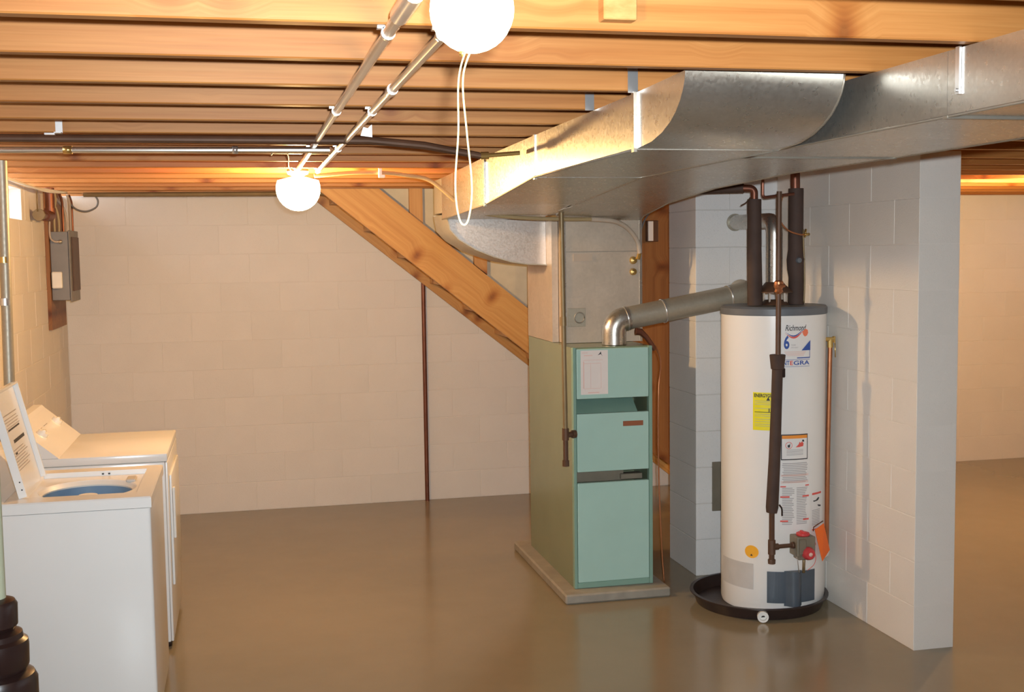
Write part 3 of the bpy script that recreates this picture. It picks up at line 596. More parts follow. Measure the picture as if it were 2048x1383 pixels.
# furnace flue
ff = thing('furnace_flue', 'grey flue pipe running from the furnace across to the chimney', 'flue pipe', (1.905, 5.93, 1.312))
pts = fillet([(1.905, 5.925, 1.313), (1.905, 5.925, 1.435), (2.60, 5.925, 1.555)], 0.10, 5)
part('flue_elbow', 'galvanized', ff, lambda b: tube(b, pts[:-1]+[pts[-2].lerp(pts[-1], 0.03)], 0.064, 24), smooth=25, label='shiny segmented elbow')
part('flue_pipe', 'galvanized_dull', ff, lambda b: tube(b, [pts[-2].lerp(pts[-1], 0.031), pts[-1].lerp(pts[-2], 0.08)], 0.061, 24), smooth=30)
part('end_elbow', 'galvanized_dull', ff, lambda b: tube(b, fillet([pts[-1].lerp(pts[-2], 0.081), (2.655, 5.93, 1.565), (2.665, CY0-0.002, 1.575)], 0.06, 5), 0.065, 24), smooth=30)
for f_ in (0.0, 0.33, 0.92):
    p = pts[-2].lerp(pts[-1], f_); q = pts[-2].lerp(pts[-1], f_+0.012); part('joint_ring', 'bright_steel', ff, lambda b: tube(b, [p, q], 0.0655, 24))

# ------------------------------------------------------------------ water, gas pipes
lp = thing('water_pipe', 'left brown foam-wrapped water pipe on top of the heater', 'pipe', (2.511, 5.5, 1.523), 'insulated water pipes on the heater')
part('pipe_insulation', 'foam_brown', lp, lambda b: tube(b, [(2.512, 5.5, 1.523), (2.507, 5.5, 1.8), (2.506, 5.5, 2.052)], [0.038, 0.036, 0.035], 20), smooth=30)
part('copper_elbow', 'copper_dark', lp, lambda b: tube(b, fillet([(2.506, 5.5, 2.053), (2.506, 5.5, 2.105), (2.455, 5.53, 2.108)], 0.045, 6), 0.0185, 16), smooth=30)
part('pipe_insulation', 'foam_brown', lp, lambda b: tube(b, [(2.462, 5.528, 2.108), (2.32, 5.62, 2.108), (2.18, 5.75, 2.105)], 0.023, 16), smooth=30)
part('loose_wire', 'iron_brown', lp, lambda b: tube(b, spline([(2.48, 5.49, 2.06), (2.455, 5.485, 2.035), (2.425, 5.48, 2.02)]), 0.003, 6))
rp = thing('water_pipe', 'right brown foam-wrapped water pipe with a valve bulge on the heater', 'pipe', (2.732, 5.5, 1.523), 'insulated water pipes on the heater')
part('pipe_insulation', 'foam_brown', rp, lambda b: tube(b, [(2.735, 5.5, 1.523), (2.737, 5.5, 1.66), (2.734, 5.5, 1.70), (2.733, 5.5, 1.75), (2.732, 5.5, 1.80), (2.732, 5.5, 2.105)], [0.041, 0.040, 0.044, 0.046, 0.038, 0.038], 20), smooth=30)
part('copper_riser', 'copper_dark', rp, lambda b: tube(b, [(2.728, 5.5, 2.106), (2.726, 5.5, 2.219)], 0.024, 16), smooth=30)
part('valve_cap', 'rim_grey', rp, lambda b: lathe(b, (2.728, 5.457, 1.745), [(0.0, -0.012), (0.012, -0.010), (0.016, 0.0), (0.016, 0.010)], 14, axis='y'), smooth=30)
part('foam_slit', 'gas_olive', rp, lambda b: tube(b, spline([(2.762, 5.468, 1.53), (2.764, 5.466, 1.65), (2.757, 5.470, 1.90)]), 0.005, 6))
gp = thing('gas_pipe', 'thin brown gas pipe dropping in front of the water heater', 'pipe', (2.49, 5.205, 0.29))
gy = 5.19
part('drop_pipe', 'iron_brown', gp, lambda b: tube(b, [(2.492, gy, 2.075), (2.490, gy, 1.30)], 0.0125, 12), smooth=30)
part('shutoff_fitting', 'copper', gp, lambda b: [lathe(b, (2.491, gy, 0), [(0.0125, 1.655), (0.022, 1.648), (0.024, 1.625), (0.018, 1.612), (0.022, 1.600), (0.0125, 1.590)], 12), tube(b, [(2.491, gy-0.03, 1.63), (2.491, gy, 1.63)], 0.010, 10), box(b, 2.470, 2.51, gy-0.036, gy-0.028, 1.622, 1.636, 0.003)], smooth=30, label='copper-coloured shutoff fitting')
part('foam_collar', 'foam_brown', gp, lambda b: lathe(b, (2.487, gy, 0), [(0.036, 1.300), (0.038, 1.298), (0.031, 1.232), (0.026, 1.228)], 14), smooth=30, label='flared top of the foam sleeve')
part('pipe_insulation', 'foam_brown', gp, lambda b: tube(b, [(2.488, gy, 1.27), (2.482, gy, 1.05), (2.474, gy, 0.80), (2.462, gy, 0.56), (2.460, gy, 0.535)], [0.026, 0.026, 0.028, 0.030, 0.026], 16), smooth=30)
part('foam_tab', 'abs_black', gp, lambda b: box(b, 2.495, 2.520, gy-0.02, gy+0.01, 1.19, 1.235, 0.004))
part('foam_strap', 'abs_black', gp, lambda b: [tube(b, spline([(2.49, gy-0.02, 0.575), (2.503, gy-0.02, 0.555), (2.505, gy-0.02, 0.52)]), 0.004, 6)])
part('lower_pipe', 'iron_brown', gp, lambda b: tube(b, [(2.461, gy, 0.54), (2.461, gy, 0.395)], 0.0135, 12), smooth=30)
part('tee_fitting', 'iron_brown', gp, lambda b: [tube(b, [(2.461, gy, 0.400), (2.461, gy, 0.330)], 0.018, 12), tube(b, [(2.461, gy, 0.365), (2.495, gy+0.002, 0.365)], 0.016, 12)], smooth=30)
part('branch_pipe', 'iron_brown', gp, lambda b: tube(b, [(2.494, gy+0.002, 0.365), (vc.x-0.050, vc.y+0.0, 0.365)], 0.0105, 12), smooth=30)
part('drip_leg', 'iron_brown', gp, lambda b: [tube(b, [(2.461, gy, 0.331), (2.461, gy, 0.305)], 0.0135, 12), lathe(b, (2.461, gy, 0), [(0.018, 0.305), (0.019, 0.302), (0.018, 0.284), (0.0, 0.282)], 10)], smooth=30)
part('pipe_union', 'iron_brown', gp, lambda b: tube(b, [(vc.x-0.064, vc.y, 0.365), (vc.x-0.050, vc.y, 0.365)], 0.017, 8))
cl = thing('copper_line', 'small copper tubing looped between the foam-wrapped pipes', 'pipe', (2.60, 5.44, 1.93))
part('tubing', 'copper_dark', cl, lambda b: tube(b, fillet([(2.505, 5.40, 2.20), (2.505, 5.40, 2.055), (2.69, 5.44, 2.075)], 0.02, 4), 0.008, 8), smooth=30)
part('bypass_wire', 'copper', cl, lambda b: tube(b, spline([(2.610, 5.40, 2.06), (2.595, 5.40, 2.0), (2.60, 5.40, 1.94), (2.64, 5.40, 1.895), (2.70, 5.41, 1.875), (2.745, 5.43, 1.872)]), 0.0045, 8))
part('needle_valve', 'brass', cl, lambda b: [tube(b, [(2.745, 5.43, 1.86), (2.752, 5.43, 1.90)], 0.006, 8), tube(b, [(2.738, 5.42, 1.873), (2.770, 5.43, 1.875)], 0.007, 8)])
tp = thing('relief_pipe', 'copper relief pipe down the right side of the water heater', 'pipe', (2.855, 5.37, 0.25))
part('discharge_pipe', 'copper', tp, lambda b: tube(b, [(2.850, 5.355, 1.345), (2.842, 5.355, 0.80), (2.838, 5.355, 0.262)], 0.0115, 12), smooth=30)
part('relief_valve', 'brass', tp, lambda b: [tube(b, [(2.822, 5.355, 1.352), (2.866, 5.350, 1.352)], 0.011, 10), tube(b, [(2.850, 5.355, 1.352), (2.850, 5.355, 1.310)], 0.015, 10), box(b, 2.862, 2.872, 5.34, 5.36, 1.335, 1.366, 0.002)], smooth=30, label='brass relief valve')
part('test_lever', 'brass', tp, lambda b: tube(b, [(2.870, 5.345, 1.345), (2.868, 5.335, 1.262)], 0.003, 6))
# gas pipe to the furnace
gf = thing('furnace_gas_pipe', 'brown gas pipe hanging beside the left of the furnace', 'pipe', (1.58, 5.75, 0.71))
part('drop_pipe', 'gas_olive', gf, lambda b: tube(b, [(1.575, 5.75, 2.02), (1.586, 5.75, 0.90)], 0.0125, 12), smooth=30)
part('coupling', 'gas_olive', gf, lambda b: tube(b, [(1.579, 5.75, 1.475), (1.5795, 5.75, 1.43)], 0.017, 12), smooth=30)
part('tee_fitting', 'iron_brown', gf, lambda b: [tube(b, [(1.586, 5.75, 0.905), (1.586, 5.75, 0.845)], 0.018, 12), tube(b, [(1.586, 5.75, 0.87), (1.630, 5.760, 0.872)], 0.014, 12), tube(b, [(1.622, 5.757, 0.872), (1.642, 5.762, 0.872)], 0.021, 10)], smooth=30)
part('drip_leg', 'iron_brown', gf, lambda b: [tube(b, [(1.586, 5.75, 0.846), (1.586, 5.75, 0.735)], 0.0135, 12), tube(b, [(1.586, 5.75, 0.74), (1.586, 5.75, 0.71)], 0.018, 10)], smooth=30)
single('thermostat_wire', 'thin orange-brown wire hanging down the right edge of the furnace', 'wire', 'copper', lambda b: tube(b, spline([(2.085, 5.93, 1.335), (2.11, 5.86, 1.30), (2.125, 5.82, 1.22), (2.103, 5.79, 1.08), (2.100, 5.79, 0.8), (2.106, 5.79, 0.5), (2.118, 5.785, 0.2), (2.128, 5.78, 0.055)]), 0.0042, 8))
rc = thing('relief_fitting', 'copper-coloured pipe fitting under the furnace flue', 'pipe', (2.05, 5.9, 1.37))
part('elbow', 'copper_dark', rc, lambda b: tube(b, fillet([(2.002, 5.86, 1.383), (2.035, 5.86, 1.378), (2.085, 5.86, 1.318), (2.108, 5.86, 1.27)], 0.02), [0.018]*2+[0.014]*11+[0.010], 12) if False else tube(b, [(2.002, 5.86, 1.383), (2.030, 5.86, 1.380), (2.060, 5.86, 1.352), (2.092, 5.86, 1.31), (2.105, 5.86, 1.28)], [0.019, 0.018, 0.014, 0.013, 0.008], 12), smooth=30)
# flexible cable to the plenum
cb = thing('armored_cable', 'long sagging tan cable from the joists to the furnace plenum', 'cable', (1.3, 5.9, 1.98))
part('cable_sheath', 'cable_sheath', cb, lambda b: tube(b, spline([(0.36, 5.88, 2.19), (0.537, 5.88, 2.205), (0.69, 5.88, 2.206), (0.80, 5.88, 2.195), (0.935, 5.88, 2.166), (1.086, 5.88, 2.045), (1.18, 5.89, 2.010), (1.292, 5.90, 1.990), (1.45, 5.92, 1.978), (1.65, 5.94, 1.972), (1.80, 5.98, 1.972)]), 0.0105, 10), smooth=30)
part('pale_end', 'cable_pale', cb, lambda b: tube(b, spline([(1.80, 5.98, 1.972), (1.92, 6.0, 1.963), (1.99, 6.03, 1.943), (2.045, 6.05, 1.905), (2.085, 6.06, 1.85), (2.098, 6.065, 1.790)]), 0.0125, 10), smooth=30)
part('connector', 'brass', cb, lambda b: [lathe(b, (2.072, 6.098, 1.752), [(0.0, -0.022), (0.018, -0.018), (0.022, 0.0)], 12, axis='y'), lathe(b, (2.070, 6.098, 1.690), [(0.0, -0.022), (0.017, -0.018), (0.020, 0.0)], 12, axis='y'), tube(b, [(2.098, 6.066, 1.792), (2.094, 6.08, 1.76)], 0.012, 8)], smooth=30)
single('cable_clip', 'pale clip holding the tan cable under a joist', 'clip', 'white_plastic', lambda b: [box(b, 0.672, 0.690, 5.855, 5.875, 2.190, 2.27, 0.003), box(b, 0.672, 0.705, 5.855, 5.875, 2.180, 2.196, 0.003)])
single('wall_cable', 'thin dark cable curving up between plenum and plywood', 'cable', 'cable_grey', lambda b: tube(b, spline([(2.135, 6.2, 1.45), (2.14, 6.2, 1.78), (2.155, 6.2, 1.92), (2.22, 6.25, 2.01), (2.32, 6.3, 2.05)]), 0.0045, 8))

# ------------------------------------------------------------------ ceiling lamps, conduits
def lamp(name, label, c, r, watt, cord=False, grp='bare bulbs under the joists'):
    x, y, z = c
    t = thing(name, label, 'lamp', (x, y, ZJ), grp)
    part('junction_box', 'galvanized_dull', t, lambda b: lathe(b, (x, y, 0), [(0.052, 2.224), (0.052, 2.214), (0.0, 2.212)], 8))
    part('lamp_holder', 'porcelain', t, lambda b: lathe(b, (x, y, 0), [(0.055, 2.213), (0.050, 2.200), (0.030, 2.192), (0.024, max(z+r*0.85, 2.18))], 24), smooth=40)
    seg = 16; prof = [(r*math.sin(math.pi*k/seg), z - r*math.cos(math.pi*k/seg)) for k in range(seg)]  # globe wider than a real bulb: the glare around it is put into its shape
    prof = [p for p in prof if p[1] < 2.188] + [(0.02, 2.190)]
    prof[0] = (0.0, z-r)
    fl = light('filament_light', 'POINT', (x, y, z-0.01), watt, BULB, 0.032); fl.parent = t; fl.location = V(x, y, z-0.01)-t.location
    part('bulb', 'bulb_glass', t, lambda b: lathe(b, (x, y, 0), prof, 24), smooth=60, label='glowing frosted bulb')
    if cord:
        part('pull_cord', 'cord_string', t, lambda b: tube(b, spline([(x-0.012, y-0.035, 2.10), (0.307, 1.66, 2.055), (0.305, 1.66, 1.98), (0.300, 1.66, 1.92), (0.300, 1.66, 1.885), (0.304, 1.66, 1.858), (0.310, 1.66, 1.8485), (0.317, 1.66, 1.855), (0.3225, 1.66, 1.885), (0.3225, 1.66, 1.92), (0.317, 1.66, 1.98), (0.313, 1.66, 2.055), (x-0.004, y-0.035, 2.10)]), 0.0014, 6), label='looped yellow pull string')
        part('cord_bead', 'brass', t, lambda b: lathe(b, (0.312, 1.655, 2.088), [(0.0, -0.006), (0.005, -0.003), (0.005, 0.003), (0.0, 0.006)], 10))
    return t
lamp('ceiling_lamp', 'nearest glowing bare bulb with a hanging pull string', (0.328, 1.664, 2.150), 0.060, 19.0, True)
lamp('ceiling_lamp', 'farther glowing bare bulb in front of the staircase top', (0.282, 5.90, 2.128), 0.108, 112.0)
lamp('ceiling_lamp', 'bare bulb lighting the right-hand room beyond the partition', (5.05, 6.55, 2.13), 0.055, 170.0)
def conduit(x, y0, y1, label):
    t = thing('conduit', label, 'conduit', (x, (y0+y1)/2, 2.2), 'conduits between the bulbs')
    part('tube', 'conduit', t, lambda b: tube(b, [(x, y0, 2.207), (x, y1, 2.207)], 0.0115, 12), smooth=30)
    for yy in ys:
        if y0 < yy < y1 and (int(yy*10) % 3 == 0): part('strap', 'bright_steel', t, lambda b: [box(b, x-0.020, x+0.020, yy-0.028, yy-0.012, 2.214, 2.2195), tube(b, [(x, yy-0.028, 2.207), (x, yy-0.012, 2.207)], 0.0135, 12)])
    return t
c1 = conduit(0.272, -0.5, 5.82, 'left of two steel conduits running between the bulbs')
part('coupling', 'bright_steel', c1, lambda b: tube(b, [(0.272, 1.83, 2.207), (0.272, 2.01, 2.207)], 0.0165, 14), smooth=30)
c2 = conduit(0.372, 1.70, 5.82, 'right of two steel conduits running between the bulbs')
part('coupling', 'bright_steel', c2, lambda b: tube(b, [(0.372, 2.90, 2.207), (0.372, 2.95, 2.207)], 0.0140, 14), smooth=30)
t = thing('cross_conduit', 'shiny steel conduit crossing under the joists left of the far bulb', 'conduit', (-0.4, 4.44, 2.19))
part('tube', 'conduit', t, lambda b: tube(b, [(-1.12, 4.51, 2.190), (-0.20, 4.45, 2.190), (0.33, 4.42, 2.190)], 0.0115, 12), smooth=30)
part('coupling', 'brass', t, lambda b: tube(b, [(-0.605, 4.477, 2.190), (-0.575, 4.475, 2.190)], 0.0145, 12)); part('coupling', 'bright_steel', t, lambda b: tube(b, [(-0.02, 4.439, 2.190), (0.0, 4.438, 2.190)], 0.0145, 12))
single('copper_pipe', 'long dull copper pipe under the joists near the back wall', 'pipe', 'gas_olive', lambda b: tube(b, [(-0.95, 7.83, 2.198), (0.10, 7.76, 2.198), (0.9, 7.70, 2.2)], 0.014, 12), 30)
t = thing('gas_main', 'dark iron pipe under the joists ending in a brass fitting', 'pipe', (0.0, 4.15, 2.195))
part('iron_pipe', 'iron_brown', t, lambda b: tube(b, [(-1.12, 4.22, 2.206), (0.45, 4.20, 2.206), (0.65, 4.21, 2.19), (0.86, 4.22, 2.155)], [0.013, 0.014, 0.014, 0.012], 12), smooth=30)
part('brass_fitting', 'brass', t, lambda b: [tube(b, [(0.855, 4.22, 2.1555), (0.885, 4.22, 2.157)], 0.014, 10), tube(b, [(0.885, 4.22, 2.157), (1.0, 4.215, 2.166)], 0.008, 10)], smooth=30)
t = thing('wire_loops', 'thin wires curling above the far bulb', 'wire', (0.2, 4.9, 2.2))
part('wire', 'cable_grey', t, lambda b: tube(b, spline([(0.13, 4.9, 2.21), (0.135, 4.7, 2.205), (0.16, 4.45, 2.20), (0.19, 4.7, 2.19), (0.21, 5.2, 2.19), (0.24, 5.7, 2.205)]), 0.003, 6))
single('joist_strap', 'bright perforated steel strap on a joist above the electrical panel', 'strap', 'bright_steel', lambda b: [box(b, -0.581, -0.559, 4.138, 4.142, 2.215, 2.29), box(b, -0.581, -0.559, 4.10, 4.142, 2.213, 2.2165), box(b, -0.612, -0.58, 4.11, 4.13, 2.208, 2.214)])
single('joist_strap', 'small bright steel strap under a joist right of the conduits', 'strap', 'bright_steel', lambda b: [prism(b, [(0.415, 2.215), (0.455, 2.21), (0.455, 2.255), (0.44, 2.24), (0.425, 2.245)], 4.128, 4.134)])
single('joist_strap', 'small white perforated strap under the joists by the back wall', 'strap', 'porcelain', lambda b: [box(b, -1.0+0.033*k, -0.975+0.033*k, 8.13, 8.137, 2.222, 2.25) for k in range(3)])

# ------------------------------------------------------------------ left wall: electrical panel
single('backing_board', 'vertical brown board fixed to the left wall behind the electrical panel', 'board', 'plywood', lambda b: prism(b, [(7.66, 1.365), (8.27, 1.365), (8.27, ZJ-0.002), (7.66, ZJ-0.002)], X0+0.001, X0+0.022, 'x'))
ep = thing('electrical_panel', 'grey electrical panel on the left wall with cables above', 'electrical panel', (-1.085, 7.9, 1.53))
part('enclosure', 'panel_grey', ep, lambda b: [box(b, X0+0.023, -1.035, 7.70, 8.07, 1.545, 1.968, 0.003)])
part('cover', 'panel_grey', ep, lambda b: box(b, -1.034, -1.026, 7.69, 8.08, 1.535, 1.975, 0.002))
part('door', 'iron_brown', ep, lambda b: box(b, -1.026, -1.018, 7.76, 8.05, 1.60, 1.935, 0.002), label='dark recessed panel door')
part('outlet', 'porcelain', ep, lambda b: box(b, -1.135, -1.075, 7.655, 7.699, 1.620, 1.722, 0.006), label='white outlet box')
part('cable_connector', 'bright_steel', ep, lambda b: lathe(b, (-1.08, 7.69, 1.905), [(0.0, -0.02), (0.012, -0.015), (0.014, 0.01)], 10, axis='y'))
part('side_cable', 'cable_pale', ep, lambda b: tube(b, spline([(-1.12, 7.72, 2.18), (-1.135, 7.69, 2.05), (-1.137, 7.68, 1.94), (-1.115, 7.675, 1.908), (-1.085, 7.675, 1.905)]), 0.006, 8))
for k, (x, y, dx, mt) in enumerate([(-1.12, 7.76, -0.01, 'cable_sheath'), (-1.10, 7.80, 0.03, 'cable_sheath'), (-1.08, 7.84, 0.0, 'copper_dark'), (-1.065, 7.88, 0.03, 'cable_pale'), (-1.055, 7.98, 0.0, 'cable_pale'), (-1.05, 8.03, 0.0, 'copper_dark')]):
    part('feeder_cable', mt, ep, lambda b: tube(b, spline([(x, y, 1.968), (x, y, 2.04), (x-dx*0.4, y, 2.11), (x-dx*1.4, y-0.01, 2.16), (x-dx*2.2-0.01, y-0.03, 2.205)]), 0.008, 8), smooth=30)
single('loop_cable', 'dark cable loop hanging beside the electrical panel cables', 'cable', 'cable_grey', lambda b: tube(b, spline([(-1.06, 8.0, 2.19), (-1.055, 8.0, 2.155), (-1.02, 8.0, 2.115), (-0.96, 8.0, 2.100), (-0.90, 8.0, 2.125), (-0.885, 8.0, 2.165), (-0.90, 8.0, 2.20)]), 0.006, 8))
wp = thing('waste_pipe', 'brown waste pipe elbow in the corner above the backing board', 'pipe', (-1.10, 7.4, 2.05))
part('vertical_pipe', 'copper_dark', wp, lambda b: tube(b, [(-1.095, 7.45, 2.219), (-1.095, 7.45, 2.09)], 0.027, 14), smooth=30)
part('elbow', 'copper_dark', wp, lambda b: [tube(b, fillet([(-1.095, 7.45, 2.10), (-1.095, 7.45, 2.055), (-1.11, 7.33, 2.053)], 0.04), 0.032, 14), tube(b, [(-1.11, 7.33, 2.053), (-1.115, 7.20, 2.053)], 0.024, 14)], smooth=30)
part('cleanout_plug', 'gas_olive', wp, lambda b: [tube(b, [(-1.115, 7.20, 2.053), (-1.116, 7.16, 2.053)], 0.034, 10), tube(b, [(-1.117, 7.14, 2.07), (-1.117, 7.14, 2.20)], 0.004, 6)])
single('bundled_cables', 'pale cables bundled under the joists above the window', 'cable', 'porcelain', lambda b: [tube(b, spline([(-1.13, 6.2, 2.205+0.008*(k % 2)), (-1.10, 6.8+0.05*k, 2.195), (-1.07, 7.2, 2.185+0.006*k), (-1.02, 7.6, 2.20)]), 0.006, 6) for k in range(3)])
sp = thing('steel_pipe', 'vertical steel pipe at the left edge behind the washer', 'pipe', (-0.985, 5.36, 0))
part('pipe_tube', 'galvanized_dull', sp, lambda b: tube(b, [(-0.998, 5.36, 0.0), (-0.972, 5.36, 2.219)], 0.023, 18), smooth=30)
part('coupling', 'brass', sp, lambda b: tube(b, [(-0.982, 5.36, 1.815), (-0.9815, 5.36, 1.79)], 0.026, 18), smooth=30)
part('coupling', 'bright_steel', sp, lambda b: tube(b, [(-0.985, 5.36, 1.64), (-0.985, 5.36, 1.61)], 0.027, 18), smooth=30)

# ------------------------------------------------------------------ washer
wa = thing('washing_machine', 'white top-loading washer with its lid open', 'washing machine', (-0.69, 4.9, 0))
wx0, wx1, wy0, wy1, wzt = -1.035, -0.358, 4.555, 5.250, 0.912
def washer_cabinet(b):
    box(b, wx0+0.003, wx1-0.004, wy0+0.004, wy1-0.004, 0.025, 0.880, 0.012, 3)
    bmesh.ops.delete(b, geom=[f for f in b.faces if f.calc_center_median().z > 0.868], context='FACES')
part('cabinet', 'white_enamel', wa, washer_cabinet, smooth=40)
for x in (wx0+0.06, wx1-0.06):
    for y in (wy0+0.06, wy1-0.06): part('foot', 'abs_black', wa, lambda b: lathe(b, (x, y, 0), [(0.022, 0.0), (0.022, 0.012), (0.010, 0.026)], 12))
cxw, cyw = -0.625, 4.895
def rect_loop(x0, x1, y0, y1, z, angs): 
    out = []
    for a in angs:
        c, s = math.cos(a), math.sin(a); t_ = min([((x1 if c > 0 else x0)-cxw)/c if abs(c) > 1e-9 else 1e9, ((y1 if s > 0 else y0)-cyw)/s if abs(s) > 1e-9 else 1e9]); out.append(V(cxw+c*t_, cyw+s*t_, z))
    return out
OR, RR = (wx0, wx1, wy0, wy1), (-0.832, -0.418, 4.655, 5.165)
angs = sorted(set([2*math.pi*k/64 for k in range(64)] + [math.atan2(y-cyw, x-cxw) % (2*math.pi) for rr in (OR, RR) for x in rr[:2] for y in rr[2:]]))
def ell(rx, ry, z): return [V(cxw+rx*math.cos(a), cyw+ry*math.sin(a), z) for a in angs]
def loops(b, ls, cap=False, bot=False):
    rs = [[b.verts.new(p) for p in l] for l in ls]; n = len(angs)
    for a, c in zip(rs, rs[1:]):
        for k in range(n): b.faces.new((a[k], a[(k+1) % n], c[(k+1) % n], c[k]))
    if cap: b.faces.new(rs[-1])
part('top_deck', 'white_enamel', wa, lambda b: loops(b, [rect_loop(wx0, wx1, wy0, wy1, 0.870, angs), rect_loop(wx0, wx1, wy0, wy1, 0.907, angs), rect_loop(wx0+0.005, wx1-0.005, wy0+0.005, wy1-0.005, wzt, angs), rect_loop(*RR, wzt, angs), rect_loop(RR[0]+0.004, RR[1]-0.004, RR[2]+0.004, RR[3]-0.004, 0.892, angs), ell(0.186, 0.198, 0.889), ell(0.180, 0.192, 0.884)]))
tb = part('tub', 'white_plastic', wa, lambda b: loops(b, [ell(0.181, 0.193, 0.885), ell(0.170, 0.180, 0.872), ell(0.172, 0.182, 0.866)]), smooth=50)
part('inner_tub', 'tub_blue', tb, lambda b: loops(b, [ell(0.172, 0.182, 0.866), ell(0.176, 0.186, 0.55)], True), smooth=50, label='blue-grey tub interior')
part('agitator', 'white_plastic', tb, lambda b: lathe(b, (cxw, cyw, 0), [(0.10, 0.56), (0.05, 0.62), (0.035, 0.80), (0.042, 0.855), (0.036, 0.866), (0.0, 0.868)], 20), smooth=40)
part('fabric_dispenser', 'screen_grey', wa, lambda b: box(b, -0.49, -0.452, 5.0, 5.09, 0.887, 0.899, 0.004)); part('lid_switch', 'dark_gap', wa, lambda b: [box(b, -0.60, -0.592, 5.158, 5.162, 0.897, 0.903), box(b, -0.575, -0.567, 5.158, 5.162, 0.897, 0.903)])
# lid, hinged at the console side, leaning back
lx, lz, ll, th = -0.822, 0.915, 0.405, R(13.5)
def LP(s, y, n): return V(lx - math.sin(th)*s + math.cos(th)*n, y, lz + math.cos(th)*s + math.sin(th)*n)
def lbox(b, s0, s1, y0, y1, n0, n1):
    c = [b.verts.new(LP(s, y, n)) for s in (s0, s1) for y in (y0, y1) for n in (n0, n1)]
    for f in ((0, 1, 3, 2), (4, 6, 7, 5), (0, 4, 5, 1), (2, 3, 7, 6), (0, 2, 6, 4), (1, 5, 7, 3)): b.faces.new([c[i] for i in f])
ly0, ly1 = 4.652, 5.10
lid = part('lid', 'white_enamel', wa, lambda b: [lbox(b, 0, ll, ly0, ly1, -0.018, -0.008), lbox(b, 0, ll, ly0, ly0+0.008, -0.008, 0.012), lbox(b, 0, ll, ly1-0.008, ly1, -0.008, 0.012), lbox(b, ll-0.008, ll, ly0+0.008, ly1-0.008, -0.008, 0.012)], label='open white lid leaning back')
def lid_print(b):
    for s0, s1, a, c in [(0.30, 0.304, 0.10, 0.36)]+[(0.285-0.011*k, 0.288-0.011*k, 0.08+0.02*(k % 3), 0.34+0.02*(k % 2)) for k in range(5)]+[(0.165-0.011*k, 0.168-0.011*k, 0.06+0.02*(k % 2), 0.30+0.03*(k % 3)) for k in range(8)]:
        lbox(b, s0, s1, ly0+a, ly0+c, -0.0079, -0.0074)
part('printed_lines', 'ink_grey', lid, lid_print)
part('dark_print_bars', 'ink_black', lid, lambda b: [lbox(b, 0.190, 0.203, ly0+0.16, ly0+0.37, -0.0079, -0.0072), lbox(b, 0.242, 0.248, ly0+0.12, ly0+0.34, -0.0079, -0.0072), lbox(b, 0.148, 0.156, ly0+0.13, ly0+0.16, -0.0079, -0.0072)])
part('hinge_screw', 'ink_black', lid, lambda b: [lathe(b, LP(s, ly0-0.0005, 0.002), [(0.003, -0.001), (0.003, 0.0), (0.0, 0.0)], 8, axis='y') for s in (0.03, 0.06)])
def console(b, x0, x1, y0, y1, z0, h):
    prism(b, [(x0, z0), (x1, z0), (x1-0.012, z0+0.010), (x1-0.028, z0+0.024), (x0+0.055, z0+h*0.90), (x0+0.040, z0+h), (x0, z0+h)], y0, y1)
part('control_console', 'white_enamel', wa, lambda b: console(b, wx0, wx0+0.155, wy0, wy1, wzt+0.001, 0.13))

# ------------------------------------------------------------------ dryer
dy = thing('clothes_dryer', 'white clothes dryer behind the washer', 'dryer', (-0.69, 5.9, 0))
ex0, ex1, ey0, ey1 = -1.045, -0.358, 5.54, 6.285
part('cabinet', 'white_enamel', dy, lambda b: box(b, ex0+0.002, ex1-0.012, ey0+0.003, ey1-0.003, 0.03, 0.872, 0.006, 2), smooth=40)
part('front_panel', 'white_enamel', dy, lambda b: box(b, ex1-0.0115, ex1, ey0, ey1, 0.035, 0.872, 0.004, 2), smooth=40)
part('top_panel', 'white_enamel', dy, lambda b: box(b, ex0, ex1, ey0, ey1, 0.874, 0.912, 0.006, 2), smooth=40)
part('door', 'white_enamel', dy, lambda b: box(b, ex1+0.0005, ex1+0.012, ey0+0.07, ey1-0.10, 0.28, 0.80, 0.005, 2), smooth=40)
part('door_handle', 'white_plastic', dy, lambda b: box(b, ex1+0.0125, ex1+0.024, ey0+0.075, ey0+0.10, 0.50, 0.74, 0.004, 2))
cd = part('control_console', 'white_enamel', dy, lambda b: console(b, ex0, -0.825, ey0, ey1, 0.9125, 0.158), label='sloped control console')
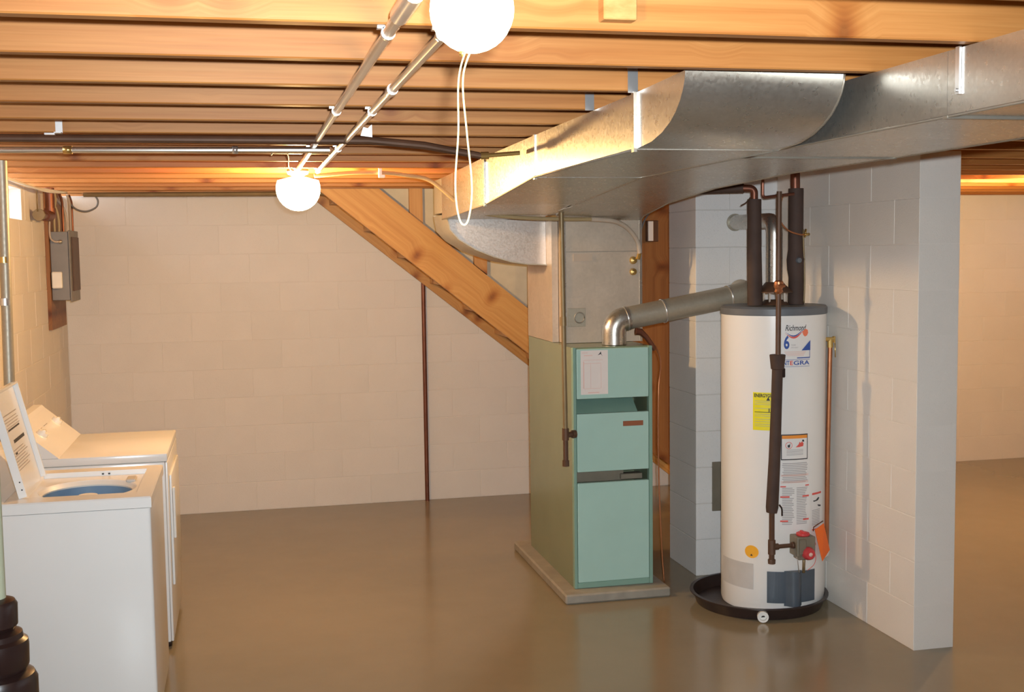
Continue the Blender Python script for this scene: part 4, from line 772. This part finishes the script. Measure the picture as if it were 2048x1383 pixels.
nm = V(0.60, 0, 0.80).normalized(); M_k = Matrix((V(0, 1, 0), nm.cross(V(0, 1, 0)), nm)).transposed()
for y, x, z in ((6.147, -0.930, 1.005), (5.708, -0.930, 1.005)):
    kb = part('dial_knob', 'porcelain', cd, lambda b: lathe(b, (x, y, z-0.02), [(0.032, 0.0), (0.032, 0.014), (0.026, 0.018), (0.024, 0.036), (0.0, 0.038)], 20, axis=M_k), smooth=35)
    part('knob_grip', 'porcelain', kb, lambda b: tube(b, [V(x, y-0.02, z-0.02)+nm*0.036, V(x, y+0.02, z-0.02)+nm*0.036], 0.009, 8))
part('indicator_print', 'ink_grey', cd, lambda b: [tube(b, [V(-0.938, y0, 1.014), V(-0.938, y1, 1.014)], 0.0015, 5) for y0, y1 in ((5.78, 5.84), (5.90, 5.99))])
for y in (ey0+0.05, ey1-0.05):
    for x in (ex0+0.05, ex1-0.03): part('foot', 'abs_black', dy, lambda b: lathe(b, (x, y, 0), [(0.018, 0.0), (0.018, 0.015), (0.012, 0.034)], 12))

# ------------------------------------------------------------------ drain stack, near left
ds = thing('drain_stack', 'black stacked drain fittings at the lower left with a pale pipe', 'pipe', (-0.612, 3.0, 0))
dc = (-0.612, 3.0, 0)
part('riser_pipe', 'pvc_green', ds, lambda b: tube(b, [(-0.612, 3.0, 0.97), (-0.612, 3.0, 2.218)], 0.031, 20), smooth=30, label='pale green vertical pipe')
part('reducer_collar', 'abs_black', ds, lambda b: lathe(b, dc, [(0.031, 0.992), (0.050, 0.985), (0.056, 0.975), (0.055, 0.925), (0.047, 0.915), (0.040, 0.905)], 28), smooth=35)
part('hub', 'abs_black', ds, lambda b: lathe(b, dc, [(0.045, 0.914), (0.064, 0.906), (0.066, 0.893), (0.076, 0.886), (0.078, 0.872), (0.077, 0.825), (0.070, 0.812)], 28), smooth=35)
part('lower_hub', 'abs_black', ds, lambda b: lathe(b, dc, [(0.070, 0.812), (0.088, 0.803), (0.095, 0.788), (0.095, 0.70), (0.078, 0.68), (0.070, 0.67), (0.070, 0.0)], 28), smooth=35)
